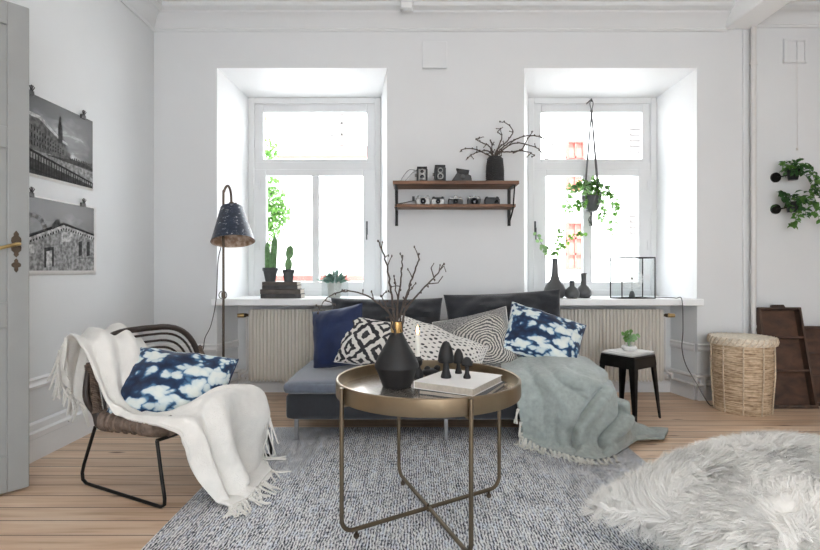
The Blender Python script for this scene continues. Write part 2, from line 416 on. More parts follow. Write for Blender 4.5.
def displace(P, fn):
    r, c = len(P), len(P[0]); out = []
    for i in range(r):
        row = []
        for j in range(c):
            du = P[i][min(j+1, c-1)]-P[i][max(j-1, 0)]; dv = P[min(i+1, r-1)][j]-P[max(i-1, 0)][j]
            n = du.cross(dv); n = n.normalized() if n.length > 1e-9 else Vector((0, 0, 1))
            row.append(P[i][j]+n*fn(j/(c-1), i/(r-1), P[i][j]))
        out.append(row)
    return out
def pillow(mb, c, u, v, w, h, T, n=26, seed=0, pinch=.07, wr=.012, crease=None):
    c = Vector(c); u = Vector(u).normalized(); v = Vector(v); v = (v-u*v.dot(u)).normalized(); nn = u.cross(v)
    for sgn in (1, -1):
        P = []
        for i in range(n+1):
            row = []
            b = math.sin((-1+2*i/n)*math.pi/2)
            for j in range(n+1):
                a = math.sin((-1+2*j/n)*math.pi/2)
                th = T/2*(max(0, 1-a*a)*max(0, 1-b*b))**.42
                x = w/2*a*(1-pinch*(1-b*b)); y = h/2*b*(1-pinch*(1-a*a))
                p = c+u*x+v*y
                k = noise.noise(Vector((a*2.2+seed, b*2.2, sgn*3+seed)))*wr*2 + noise.noise(Vector((a*6+seed, b*6, sgn*5)))*wr
                if crease: k -= crease(a, b)
                p += nn*(sgn*th + sgn*k*min(1, th/(T*.25)))
                row.append(p)
            P.append(row if sgn > 0 else row[::-1])
        r = n+1
        vs = [p for row in P for p in row]
        fs = [(i*r+j, i*r+j+1, (i+1)*r+j+1, (i+1)*r+j) for i in range(n) for j in range(n)]
        uvs = [((j if sgn > 0 else n-j)/n, i/n) for i in range(r) for j in range(r)]
        mb.add(vs, fs, 0, uvs)
    # piped seam
    return c, u, v, nn
def seam(mb, c, u, v, w, h, r=.004, pinch=.07):
    c = Vector(c); u = Vector(u).normalized(); v = Vector(v); v = (v-u*v.dot(u)).normalized(); pts = []
    def q(a, b): return c+u*(w/2*a*(1-pinch*(1-b*b)))+v*(h/2*b*(1-pinch*(1-a*a)))
    n = 14
    for i in range(n): pts.append(q(-1+2*i/n, -1))
    for i in range(n): pts.append(q(1, -1+2*i/n))
    for i in range(n): pts.append(q(1-2*i/n, 1))
    for i in range(n): pts.append(q(-1, 1-2*i/n))
    mb.tube(pts, r, 6, closed=True)
def rbox(mb, x0, x1, y0, y1, z0, z1, r=.05, n=10, puff=0, seed=0):
    """soft upholstered box"""
    c = Vector(((x0+x1)/2, (y0+y1)/2, (z0+z1)/2)); h = Vector(((x1-x0)/2, (y1-y0)/2, (z1-z0)/2))
    for ax in range(3):
        for sg in (-1, 1):
            P = []
            for i in range(n+1):
                row = []
                for j in range(n+1):
                    a = -1+2*i/n; b = -1+2*j/n
                    a = math.sin(a*math.pi/2); b = math.sin(b*math.pi/2)
                    q = [0, 0, 0]; q[ax] = sg; q[(ax+1) % 3] = a; q[(ax+2) % 3] = b*sg
                    p = Vector((q[0]*h.x, q[1]*h.y, q[2]*h.z))
                    inner = Vector((max(-(h.x-r), min(h.x-r, p.x)), max(-(h.y-r), min(h.y-r, p.y)), max(-(h.z-r), min(h.z-r, p.z))))
                    d = p-inner
                    if d.length > 1e-9: d = d.normalized()*r
                    p = inner+d
                    if puff: p[ax] += sg*puff*(1-a*a)*(1-b*b)+sg*puff*.5*noise.noise(Vector((a*3+seed, b*3, ax)))*(1-a*a)*(1-b*b)
                    row.append(c+p)
                P.append(row)
            mb.grid(P, uv=False)
# ============================================================ SETTING
YB, XL, ZC = 4.12, -2.11, 3.15          # back wall plane, left wall plane, ceiling height
XR, YF = 4.3, -2.6                      # right wall, rear of the room
YW = 4.58                               # window frame plane
o = MB().bb(XL-.05, XR+.1, YF, 4.75, -.08, 0).build('floor', 'floorwood'); o.location.z = -.08; struct(o)
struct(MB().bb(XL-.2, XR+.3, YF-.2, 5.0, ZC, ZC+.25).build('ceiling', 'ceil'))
struct(MB().bb(XL-.15, XL, YF, 5.0, -.05, ZC).build('wall_left', 'wall'))
struct(MB().bb(XR, XR+.15, YF, 5.0, -.05, ZC).build('wall_right', 'wall'))
# back wall: solid masonry with two splayed window openings (niche for the radiator below)
OP = [dict(x0=-1.60, x1=-.226, b0=-1.50, b1=-.305, n0=-1.604, n1=-.20, m0=-1.525, m1=-.28),
      dict(x0=.881, x1=2.278, b0=1.015, b1=2.173, n0=.90, n1=2.262, m0=.98, m1=2.20)]
ZT, ZTB, ZS0, ZS1 = 2.682, 2.60, .765, .818
YN = 4.39
wb = MB()
def wallpiece(x0, x1, z0, z1): wb.bb(x0, x1, YB, 4.9, z0, z1)
wallpiece(XL-.1, OP[0]['x0'], 0, ZC); wallpiece(OP[0]['x1'], OP[1]['x0'], 0, ZC); wallpiece(OP[1]['x1'], XR+.1, 0, ZC)
for q in OP: wallpiece(q['x0'], q['x1'], ZT, ZC)
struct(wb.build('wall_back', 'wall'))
# reveals (splayed linings)
for i, q in enumerate(OP):
    m = MB()
    y0, y1, yo = YB+.0, YW, 4.9
    # left / right splay wedges down to the sill, niche splay below
    m.prism([(q['x0'], y0, ZS1), (q['b0'], y1, ZS1), (q['b0'], yo, ZS1), (q['x0'], yo, ZS1)], (0, 0, ZT-ZS1))
    m.prism([(q['x1'], y0, ZS1), (q['x1'], yo, ZS1), (q['b1'], yo, ZS1), (q['b1'], y1, ZS1)], (0, 0, ZT-ZS1))
    m.prism([(q['x0'], y0, ZT), (q['x0'], y1, ZTB), (q['x0'], yo, ZTB), (q['x0'], yo, ZT)], (q['x1']-q['x0'], 0, 0))
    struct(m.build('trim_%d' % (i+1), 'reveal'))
    m = MB()
    m.bb(q['x0'], q['x1'], YN, 4.9, 0, ZS0)                       # niche back
    struct(m.build('wall_niche', 'wall'))
    struct(MB().prism([(q['x0'], y0+.001, 0), (q['m0'], YN, 0), (q['x0'], YN, 0)], (0, 0, ZS0)).build('wall_niche', 'wall'))
    struct(MB().prism([(q['x1'], y0+.001, 0), (q['x1'], YN, 0), (q['m1'], YN, 0)], (0, 0, ZS0)).build('wall_niche', 'wall'))
# cornices
def prof_run(name, prof, a, b, inward, mat='trim'):
    """sweep a profile (d away from wall, z) between two points"""
    a = Vector(a); b = Vector(b); inward = Vector(inward); m = MB(); n = len(prof)
    vs = [a+inward*d+V(0, 0, z) for d, z in prof]+[b+inward*d+V(0, 0, z) for d, z in prof]
    m.add(vs, [tuple(range(n)), tuple(reversed(range(n, 2*n)))]+[(i, (i+1) % n, (i+1) % n+n, i+n) for i in range(n)])
    return struct(m.build(name, mat))
corn = [(0, 2.975), (.012, 2.975), (.018, 2.99), (.012, 3.0), (.02, 3.01), (.035, 3.045), (.06, 3.075), (.085, 3.09), (.09, 3.105), (.13, 3.12), (.135, 3.15), (0, 3.15)]
prof_run('trim_3', corn, (XL, YB, 0), (2.52, YB, 0), (0, -1, 0), 'wall')
prof_run('trim_4', [(d, z+.03 if z < 3.1 else z) for d, z in corn], (2.73, YB, 0), (XR, YB, 0), (0, -1, 0), 'wall')
prof_run('trim_5', corn, (XL, YF, 0), (XL, YB, 0), (1, 0, 0), 'wall')
# ceiling beam running from the pipe towards the room
struct(MB().bb(2.50, 2.72, YF, YB, 2.99, 3.16).build('trim_6', 'ceil', bevel=.012))
# skirting and dado rails
skirt = [(0, 0), (.022, 0), (.022, .12), (.030, .125), (.030, .155), (.018, .165), (.018, .20), (.008, .21), (0, .21)]
dado = [(0, .39), (.014, .395), (.022, .41), (.014, .425), (.014, .435), (.02, .445), (0, .455)]
prof_run('baseboard_left', skirt, (XL, 2.0, 0), (XL, YB, 0), (1, 0, 0))
prof_run('trim_7', dado, (XL, 2.0, 0), (XL, YB, 0), (1, 0, 0))
for k, (a, b) in enumerate((((XL, YB), (OP[0]['x0'], YB)), ((OP[0]['x1'], YB), (OP[1]['x0'], YB)), ((OP[1]['x1'], YB), (2.62, YB)), ((2.70, YB), (XR, YB)))):
    prof_run('baseboard_back', skirt, (*a, 0), (*b, 0), (0, -1, 0))
    prof_run('trim_8', dado, (*a, 0), (*b, 0), (0, -1, 0))
for q in OP:
    for a, b, inn in (((q['n0'], YB), (q['m0'], YN), (1, -.3, 0)), ((q['m1'], YN), (q['n1'], YB), (-1, -.3, 0))):
        inn = Vector(inn).normalized()
        prof_run('baseboard_niche', [(d*.6, z) for d, z in skirt], (*a, 0), (*b, 0), inn)
        prof_run('trim_9', [(d*.6, z) for d, z in dado], (*a, 0), (*b, 0), inn)
    prof_run('baseboard_niche', [(d*.6, z*.55) for d, z in skirt], (q['m0'], YN, 0), (q['m1'], YN, 0), (0, -1, 0))
# rear wall of the room (never in view), its opening sized to admit sky fill light
rw = MB()
rw.bb(XL-.1, XR+.1, YF-.15, YF, 2.75, ZC); rw.bb(XL-.1, -.5, YF-.15, YF, 0, ZC); rw.bb(2.0, XR+.1, YF-.15, YF, 0, ZC)
struct(rw.build('wall_rear', 'wall'))

# windows
def bar(m, x0, x1, z0, z1, y0, y1): m.bb(x0, x1, y0, y1, z0, z1)
def ring_frame(x0, x1, z0, z1, w, y0, y1, wt=None, wb_=None):
    m = MB(); wt = wt or w; wb_ = wb_ or w
    m.bb(x0, x0+w, y0, y1, z0, z1); m.bb(x1-w, x1, y0, y1, z0, z1); m.bb(x0+w, x1-w, y0, y1, z1-wt, z1); m.bb(x0+w, x1-w, y0, y1, z0, z0+wb_)
    return m
def zz(py, Y=YW): return H-(py-CY)/F*Y
def xx(px, Y=YW): return (px-CX)/F*Y
def window(n, q, glx, mul, upx):
    x0, x1 = q['b0'], q['b1']; zb = ZS1
    root = ring_frame(x0, x1, zb, ZTB, .055, YW, YW+.12).build('window_%d' % n, 'sash', bevel=.006); struct(root)
    # transom
    MBt = MB(); MBt.bb(x0+.05, x1-.05, YW+.01, YW+.1, zz(170), zz(162)); MBt.build('transom', 'sash', root, bevel=.004)
    # upper sash
    up = ring_frame(x0+.05, x1-.05, zz(164), ZTB-.05, max(xx(upx[0])-x0, x1-xx(upx[1]))-.05, YW+.02, YW+.07, wt=.075, wb_=.05)
    u = up.build('sash', 'sash', root, bevel=.006)
    MB().bb(xx(upx[0]), xx(upx[1]), YW+.043, YW+.047, zz(161), ZTB-.12).build('pane', 'glass', u)
    lo = ring_frame(x0+.05, x1-.05, zb+.03, zz(169), max(xx(glx[0])-x0, x1-xx(glx[1]))-.05, YW+.005, YW+.06, wt=.06, wb_=zz(282)-zb-.03)
    lo.bb(xx(mul[0]), xx(mul[1]), YW+.01, YW+.055, zz(284), zz(174))
    l = lo.build('sash', 'sash', root, bevel=.006)
    MB().bb(xx(glx[0]), xx(glx[1]), YW+.033, YW+.037, zz(284), zz(174)).build('pane', 'glass', l)
    # handle and hinges
    hx = xx(glx[1]+4) if n == 1 else xx(glx[0]-5)
    h = MB(); h.box((hx, YW-.004, zz(228)), (.014, .012, .12)); h.tube([(hx, YW-.01, zz(228)), (hx, YW-.035, zz(228)), (hx, YW-.035, zz(240))], .006)
    h.build('handle', 'potgrey', l)
    for py in (190, 250): 
        g = MB(); hx2 = xx(glx[0]-6) if n == 1 else xx(glx[1]+9)
        g.tube([(hx2, YW-.004, zz(py)), (hx2, YW-.004, zz(py)+.08)], .006); g.build('hinge', 'sash', l)
    # sill board
    ov = .03
    sl = MB(); sl.bb(q['x0']+.0, q['x1']-.0, YB, YW+.01, ZS0, ZS1); sl.bb(q['x0']-.03, q['x1']+.03, YB-ov-.02, YB, ZS0, ZS1)
    struct(sl.build('trim_%d' % (9+n), 'reveal', bevel=.006))
window(1, OP[0], (265, 363), (311.7, 319), (262.5, 368.5))
window(2, OP[1], (540, 639), (583.5, 592.5), (535, 643.5))

# ============================================================ STREET OUTSIDE
struct(MB().bb(-14, 18, 5.4, 12.2, -1.2, -1.0).build('ground', 'street'))
fac = empty('building', (2, 12, -1), 0, 'pale rendered house across the street, seen through both windows', 'building')
MB().bb(-13, 17, 12, 12.6, -1, 6.2).build('facade', 'facade', fac)
for (px0, px1, py0, py1) in ((566, 584, 222, 270), (566, 584, 141, 190), (329, 355, 112, 146)):
    Y = 11.95; x0, x1 = xx(px0, Y), xx(px1, Y); z0, z1 = zz(py1, Y), zz(py0, Y)
    red = px0 > 500
    fr = ring_frame(x0, x1, z0, z1, .05, 11.88, 12.02); fr.bb((x0+x1)/2-.02, (x0+x1)/2+.02, 11.9, 12, z0, z1)
    for t in (.33, .66): fr.bb(x0, x1, 11.9, 12, z0+(z1-z0)*t-.02, z0+(z1-z0)*t+.02)
    w_ = fr.build('window_frame', 'roofred' if red else 'shutter', fac)
    MB().bb(x0+.03, x1-.03, 11.96, 11.99, z0+.03, z1-.03).build('pane', 'brickred' if red else 'facade', w_)
for (px0, px1, py0, py1) in ((627, 639, 126, 154), (627, 639, 212, 240)):
    Y = 11.9; x0, x1 = xx(px0, Y), xx(px1, Y); z0, z1 = zz(py1, Y), zz(py0, Y)
    m = MB(); m.bb(x0, x1, 11.78, 11.82, z0, z1)
    for t in range(5): m.bb(x0+.02, x1-.02, 11.76, 11.79, z0+(z1-z0)*(t+.2)/5, z0+(z1-z0)*(t+.6)/5)
    m.bb(x0-.04, x0, 11.75, 12.0, z0-.05, z1+.1); m.build('shutter', 'shutter', fac)
sh = empty('outbuilding', (-1.5, 9.5, -1), 0, 'low white outbuilding with a sloping red tin roof seen through the left window', 'building')
Y = 9.5
MB().bb(xx(284, Y), xx(372, Y), Y, Y+1.2, -1, zz(160, Y)).build('wall', 'facade', sh)
MB().prism([(xx(279, Y), Y-.1, zz(160, Y)), (xx(376, Y), Y-.1, zz(160, Y)), (xx(368, Y), Y+1.2, zz(149, Y+1.2)), (xx(288, Y), Y+1.2, zz(149, Y+1.2))], (0, 0, .06)).build('roof', 'roofred', sh)
m = MB(); m.bb(xx(250, 9.), xx(385, 9.), 8.9, 9.0, zz(281, 9.), zz(275.5, 9.))
m.bb(xx(250, 9.), xx(385, 9.), 8.95, 9.0, -1, zz(281, 9.), mi=1)
tag(m.build('street_wall', ['roofred', 'facade']), 'low white wall with a red metal capping outside the left window', 'wall')
# tree
tr = empty('tree', (-2.5, 8, -1), 0, 'green leafy tree growing outside the left edge of the left window', 'tree')
MB().tube([(-2.75, 8.0, -1), (-2.7, 8, .6), (-2.62, 8, 2.0), (-2.55, 8, 3.2)], [.07, .06, .045, .02]).build('trunk', 'twig', tr)
m = MB(); rr = random.Random(3)
for (px, py, r, k) in ((268, 152, 13, 150), (264, 180, 16, 240), (272, 200, 15, 260), (280, 213, 12, 200), (270, 226, 13, 200), (262, 240, 9, 80), (262, 120, 8, 40), (256, 210, 16, 200)):
    c = W(px, py, 8.0); r = r/F*8
    for _ in range(k):
        d = Vector((rr.gauss(0, 1), rr.gauss(0, 1), rr.gauss(0, 1))).normalized()*r*rr.random()**.4
        m.leaf(c+d, (rr.gauss(0, 1), rr.gauss(0, 1), rr.gauss(0, .7)-.3), (0, 0, 1), rr.uniform(.06, .11), rr.uniform(.04, .06))
m.build('foliage', 'leaf', tr)

# ============================================================ DOOR LEAF
a = V(-1.88, 2.47, 0); hinge = V(-2.075, 2.225, 0); d = (hinge-a).normalized(); L_ = (hinge-a).length
ang = math.atan2(d.y, d.x)
MD = Matrix.Translation(a) @ Matrix.Rotation(ang, 4, 'Z')    # local x along the leaf from the free edge, local y = towards the camera side
m = MB(MD); t = .042
y0, y1 = 0.0, t
z0, z1 = .012, 2.305
# stiles, rails, recessed panels on both faces
sw = .085
for (xa, xb, za, zb_) in ((0, sw, z0, z1), (L_-sw, L_, z0, z1), (sw, L_-sw, z1-.11, z1), (sw, L_-sw, z0, z0+.17), (sw, L_-sw, .78, .90), (sw, L_-sw, 1.62, 1.72)):
    m.bb(xa, xb, y0, y1, za, zb_)
door = m.build('door_1', 'doorbacklit', bevel=.004); struct(door)
m = MB(MD)
for za, zb_ in ((z0+.17, .78), (.90, 1.62), (1.72, z1-.11)): m.bb(sw-.005, L_-sw+.005, .014, .028, za-.005, zb_+.005)
m.build('panel', 'doorbacklit', door)
hx = .052; hz = 1.05+25/F*2.47
for sgn in (1,):
    yf = t
    m = MB(MD)
    pl = [(hx+x, yf, hz+z) for x, z in ((0, .065), (.010, .05), (.009, .04), (.018, .03), (.020, .015), (.014, 0), (.020, -.015), (.018, -.03), (.008, -.04), (.010, -.05), (0, -.062), (-.010, -.05), (-.008, -.04), (-.018, -.03), (-.020, -.015), (-.014, 0), (-.020, .015), (-.018, .03), (-.009, .04), (-.010, .05))]
    m.prism(pl, (0, .005, 0))
    hd = m.build('handle_plate', 'bronze', door, bevel=.001)
    m = MB(MD); m.tube([(hx, yf+.004, hz), (hx, yf+.045, hz), (hx+.012, yf+.055, hz-.002), (hx+.05, yf+.06, hz-.014), (hx+.085, yf+.06, hz-.026), (hx+.115, yf+.058, hz-.024), (hx+.125, yf+.056, hz-.018)], [.010, .009, .009, .0075, .0085, .0095, .007], 12)
    m.lathe([(.012, 0), (.014, .006), (.010, .014)], (0, 0, 0), 16, M=(Matrix.Identity(4)))if False else None
    m.build('lever', 'brass', door)
    m = MB(MD)
    kz = hz-.098
    m.prism([(hx+x, yf, kz+z) for x, z in ((0, .032), (.008, .022), (.007, .014), (.018, .006), (.018, -.006), (.007, -.012), (.008, -.024), (0, -.036), (-.008, -.024), (-.007, -.012), (-.018, -.006), (-.018, .006), (-.007, .014), (-.008, .022))], (0, .004, 0))
    m.build('escutcheon', 'bronze', door, bevel=.001)

# ============================================================ RADIATORS, PIPES
def radiator(x0, x1, label, left):
    Y = 4.25; z0, z1 = .125, .728
    root = empty('radiator', ((x0+x1)/2, Y, 0), 0, label, 'radiator', 'column radiators under the windows')
    n = int((x1-x0)/.029); m = MB(); prof = []
    for i in range(n):
        xc = x0+.0145+i*(x1-x0)/n
        m.add([(xc-.0135, Y-.034, z0+.02), (xc-.006, Y-.045, z0+.005), (xc+.006, Y-.045, z0+.005), (xc+.0135, Y-.034, z0+.02), (xc+.0115, Y+.03, z0+.02), (xc-.0115, Y+.03, z0+.02),
               (xc-.0135, Y-.034, z1-.012), (xc-.006, Y-.045, z1-.003), (xc+.006, Y-.045, z1-.003), (xc+.0135, Y-.034, z1-.012), (xc+.0115, Y+.03, z1-.012), (xc-.0115, Y+.03, z1-.012)],
              [(0, 1, 7, 6), (1, 2, 8, 7), (2, 3, 9, 8), (3, 4, 10, 9), (5, 0, 6, 11), (6, 7, 8, 9, 10, 11), (5, 4, 3, 2, 1, 0), (4, 5, 11, 10)])
    m.bb(x0, x1, Y-.012, Y+.03, z0+.01, z1-.006)
    m.build('columns', 'radiator', root, angle=30)
    for ea in (x0-.012, x1): MB().bb(ea, ea+.012, Y-.035, Y+.035, z0+.01, z1-.01).build('end_panel', 'radiator', root, bevel=.004)
    for xs in (x0+.2, x1-.2):
        MB().bb(xs-.015, xs+.015, Y+.03, YN, z0+.1, z0+.13).build('bracket', 'pipe', root)
    # valve
    s = -1 if left else 1; xe = x0-.012 if left else x1+.012
    v = MB(); v.tube([(xe, Y, z1-.055), (xe+s*.05, Y, z1-.055)], .012, 12); v.tube([(xe+s*.03, Y, z1-.055), (xe+s*.045, Y-.02, z1-.055)], .016, 10)
    vv = v.build('valve', 'bronze', root)
    k = MB(); k.tube([(xe+s*.045, Y-.01, z1-.055), (xe+s*.095, Y-.025, z1-.055)], [.019, .015], 12); k.build('valve_knob', 'brass', vv)
    p = MB(); xp = xe+s*.025
    p.tube(catmull([(xp, Y, z1-.06), (xp, Y, .35), (xp, Y+.01, .235), (xp+s*.02, Y+.005, .20), (xp+s*.05, Y-.01, .185)], 5), .010, 10)
    p.tube([(xe-s*.005, Y, z0+.045), (xp+s*.02, Y, z0+.045)], .014, 10)
    p.build('supply_pipe', 'pipe', root)
    return root
radiator(-1.365, -.32, 'beige column radiator in the niche under the left window, valve at its left end', True)
radiator(1.05, 2.045, 'beige column radiator in the niche under the right window, behind the metal stool', False)
for k, (zp, dz) in enumerate(((.215, 0), (.135, 0))):
    pass
def wallpipes(s, pts, lab):
    m = MB()
    for zp in (.20, .135):
        m.tube(catmull([(x, y, zp+o_) for x, y, o_ in pts], 4), .0115, 10)
    # clamps
    for x, y, o_ in pts[1:-1]: m.box((x, y, .168), (.02, .03, .09))
    tag(m.build('heating_pipe', 'pipe'), lab, 'pipe')
wallpipes(1, [(2.10, 4.30, 0), (2.16, 4.30, 0), (2.235, 4.07, 0), (2.30, 4.065, 0), (2.55, 4.065, 0)], 'pair of white heating pipes running low around the pillar behind the wicker basket')
wallpipes(-1, [(-1.43, 4.30, 0), (-1.48, 4.30, 0), (-1.565, 4.07, 0), (-1.62, 4.065, 0), (-2.07, 4.065, 0)], 'pair of white heating pipes running low behind the floor lamp')
m = MB(); m.tube([(2.705, 4.075, 0), (2.705, 4.075, 3.12)], .02, 14)
for z in (.6, 1.7, 2.7): m.lathe([(.026, -.012), (.026, .012)], (2.705, 4.075, z), 14)
tag(m.build('vertical_pipe', 'pipe'), 'tall white pipe running from floor to ceiling right of the right window', 'pipe')
m = MB(); m.bb(2.645, 2.668, YB-.012, YB+.001, 0, 3.0); struct(m.build('trim_12', 'wall', bevel=.003))

# small wall fittings
def patch(px0, px1, py0, py1, name, lab, cat):
    Y = YB; x0, x1, z0, z1 = xx(px0, Y), xx(px1, Y), zz(py1, Y), zz(py0, Y)
    root = empty(name, ((x0+x1)/2, Y, z0), 0, lab, cat)
    MB().bb(x0, x1, Y-.012, Y+.001, z0, z1).build('cover', 'wall', root, bevel=.004)
    return root, x0, x1, z0, z1
r, x0, x1, z0, z1 = patch(784, 804, 41, 62, 'air_vent', 'square white air vent cover with a frame on the wall at upper right', 'vent')
fm = ring_frame(x0-.012, x1+.012, z0-.012, z1+.012, .02, YB-.02, YB); fm.build('frame', 'wall', r, bevel=.003)
MB().bb((x0+x1)/2+.01, (x0+x1)/2+.018, YB-.022, YB-.008, z0, z1).build('slide', 'wall', r)
cd = MB(); cd.tube([((x0+x1)/2+.01, YB-.02, z0), ((x0+x1)/2+.012, YB-.02, z0-.7)], .0018, 6); cd.ell(((x0+x1)/2+.012, YB-.02, z0-.71), .010); cd.build('pull_cord', 'pipe', r)
r, x0, x1, z0, z1 = patch(422, 447, 42, 68, 'wall_hatch', 'flat white square hatch painted over on the wall between the windows', 'hatch')
MB().bb(x0, x1, YB-.02, YB-.01, z0-.006, z0+.004).build('lip', 'wall', r)
r = empty('smoke_alarm', (-.06, 4.0, ZC), 0, 'small white box mounted on the ceiling above the wall shelf', 'alarm')
MB().bb(-.11, -.015, 3.93, 3.99, 3.07, ZC).build('housing', 'trim', r, bevel=.008)
MB().bb(-.108, -.017, 3.925, 3.935, 3.115, ZC-.005).build('lens_cover', 'sash', r)
# ============================================================ RUG
m = MB(); m.bb(-1.02, 1.25, .55, 3.37, 0.0, .013)
tag(m.build('rug', 'rug', bevel=.005), 'large flat woven rug flecked blue grey and white under the round table', 'rug')

# ============================================================ SOFA
SX0, SX1, SY0, SY1 = -.785, 1.10, 3.08, 4.02
sofa = empty('sofa', (.2, 3.5, 0), 0, 'low dark charcoal sofa standing in front of the two windows', 'sofa')
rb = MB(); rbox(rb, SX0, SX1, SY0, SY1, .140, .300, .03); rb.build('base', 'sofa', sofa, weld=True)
for x0, x1, sd in ((SX0-.01, .19, 1), (.19, SX1, 2)):
    s_ = MB(); rbox(s_, x0, x1, SY0-.03, SY1-.12, .300, .375, .036, n=14, puff=.016, seed=sd); s_.build('seat_cushion', 'seatlit', sofa, weld=True)
rb = MB(); rbox(rb, SX0+.22, SX1+.08, SY1-.12, SY1+.03, .28, .66, .04); rb.build('back_frame', 'sofa', sofa, weld=True)
for x, y in ((SX0+.06, SY0+.04), (SX1-.06, SY0+.04), (SX0+.06, SY1-.05), (SX1-.06, SY1-.05), (.19, SY0+.04)):
    MB().bb(x-.012, x+.012, y-.012, y+.012, .0 if y > 3.37 else .013, .142).build('leg', 'steel', sofa, bevel=.003)
# loose back cushions (rest on the seat, against the back frame)
def bigcush(px0, px1, ptop, Y, w, h, lab, sd, tilt=.14, roll=0.):
    c = W((px0+px1)/2, 0, Y); c.z = zz(ptop, Y)-h/2*math.cos(tilt)
    u = V(math.cos(roll), .0, math.sin(roll)); v = V(-math.sin(roll)*.9, math.sin(tilt), math.cos(tilt))
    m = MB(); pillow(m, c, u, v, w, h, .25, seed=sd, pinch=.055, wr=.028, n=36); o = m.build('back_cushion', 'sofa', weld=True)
    tag(o, lab, 'cushion', 'charcoal back cushions on the sofa'); 
    return o
bigcush(333, 440, 298, 3.80, .84, .50, 'charcoal back cushion at the left end of the sofa, behind the navy pillow', 3)
bigcush(446, 563, 292, 3.80, .88, .53, 'charcoal back cushion at the right end of the sofa, its corner rising over the armrest', 9, .16, .05)

def throw_pillow(name, mat, c, u, v, w, h, T, lab, sd, pinch=.06, piping=None, wr=.01):
    m = MB(); pillow(m, c, u, v, w, h, T, seed=sd, pinch=pinch, wr=wr)
    if piping:
        root = empty(name, c+V(0, 0, -h/2), 0, lab, 'pillow'); m.build('cover', mat, root, weld=True)
        s = MB(); seam(s, c, u, v, w, h, .004, pinch); s.build('piping', piping, root); return root
    o = m.build(name, mat, weld=True); return tag(o, lab, 'pillow')
throw_pillow('throw_pillow', 'velvet', W(338, 337, 3.52), V(.95, -.25, .18), V(-.10, .35, .93), .38, .42, .18, 'navy blue velvet pillow at the left end of the sofa', 5, piping='velvet')
throw_pillow('throw_pillow', 'ikat', W(372, 343, 3.42), V(.95, -.2, -.13), V(.22, .42, .88), .44, .34, .16, 'black and white ikat patterned pillow next to the navy pillow', 8, piping='paper')
throw_pillow('throw_pillow', 'dots', W(437, 350, 3.34), V(.90, -.1, -.32), V(.42, .75, .50), .64, .38, .15, 'white pillow dotted with small black marks lying in the middle of the sofa', 11, piping='paper')
throw_pillow('throw_pillow', 'rings', W(474, 342, 3.56), V(.93, -.15, .22), V(-.22, .50, .84), .54, .42, .16, 'grey and cream pillow with concentric stitched lines right of the middle of the sofa', 14, piping='paper')
throw_pillow('throw_pillow', 'shibori', W(543, 337, 3.52), V(.93, -.15, -.30), V(.30, .55, .78), .54, .40, .19, 'blue and white tie-dyed pillow on the right end of the sofa', 21, piping='velvet')

# ============================================================ SAGE THROW
rows = [[(503, 360, 3.62), (522, 356, 3.62), (545, 354, 3.62), (566, 355, 3.60), (584, 358, 3.55), (597, 366, 3.50), (606, 376, 3.45)],
        [(501, 366, 3.34), (522, 362, 3.34), (545, 359, 3.34), (566, 360, 3.32), (588, 364, 3.28), (604, 374, 3.25), (616, 388, 3.22)],
        [(506, 379, 3.08), (525, 376, 3.06), (546, 374, 3.03), (568, 374, 3.01), (592, 378, 3.00), (610, 389, 3.0), (626, 403, 3.02)],
        [(516, 400, 3.02), (532, 396, 3.01), (551, 394, 2.99), (572, 394, 2.97), (595, 398, 2.96), (614, 406, 2.97), (628, 416, 3.00)],
        [(520, 418, 3.03), (537, 418, 3.01), (555, 419, 2.97), (576, 418, 2.94), (598, 420, 2.93), (617, 422, 2.94), (629, 426, 2.98)],
        [(522, 431, 3.04), (541, 440, 2.99), (559, 444, 2.95), (580, 446, 2.91), (600, 446, 2.90), (620, 440, 2.94), (632, 434, 3.04)],
        [(522, 434, 3.02), (539, 447, 2.97), (557, 455, 2.88), (578, 461, 2.80), (600, 463, 2.77), (622, 453, 2.90), (640, 439, 3.12)]]
P = cgrid([[W(*p) for p in r] for r in rows], 16, 14)
def seg_dist(x, z, line):
    best = 1e9; sg = 1
    for (x0, z0), (x1, z1) in zip(line, line[1:]):
        dx, dz = x1-x0, z1-z0; t = max(0, min(1, ((x-x0)*dx+(z-z0)*dz)/(dx*dx+dz*dz)))
        qx, qz = x0+dx*t, z0+dz*t; d_ = math.hypot(x-qx, z-qz)
        if d_ < best: best = d_; sg = 1 if dx*(z-z0)-dz*(x-x0) < 0 else -1
    return best, sg
def cr(pts): return [(q.x*10, q.y*10) for q in catmull([Vector(((500+a/3.93-CX)/F, (340+b/3.93-CY)/F, 0)) for a, b in pts], 5)]
CREASES = [(cr([(430, 150), (470, 215), (480, 290), (440, 345), (398, 392), (404, 430)]), .050, .055, .034, 1),
           (cr([(405, 190), (345, 260), (300, 330), (280, 390), (290, 440)]), .040, .060, .026, 1),
           (cr([(190, 110), (240, 170), (300, 205)]), .014, .06, .012, 1), (cr([(120, 130), (165, 230), (175, 330)]), .012, .07, .010, -1),
           (cr([(300, 120), (400, 150), (440, 190)]), .018, .05, .014, 1), (cr([(220, 330), (215, 380), (240, 430)]), .02, .06, .014, 1)]
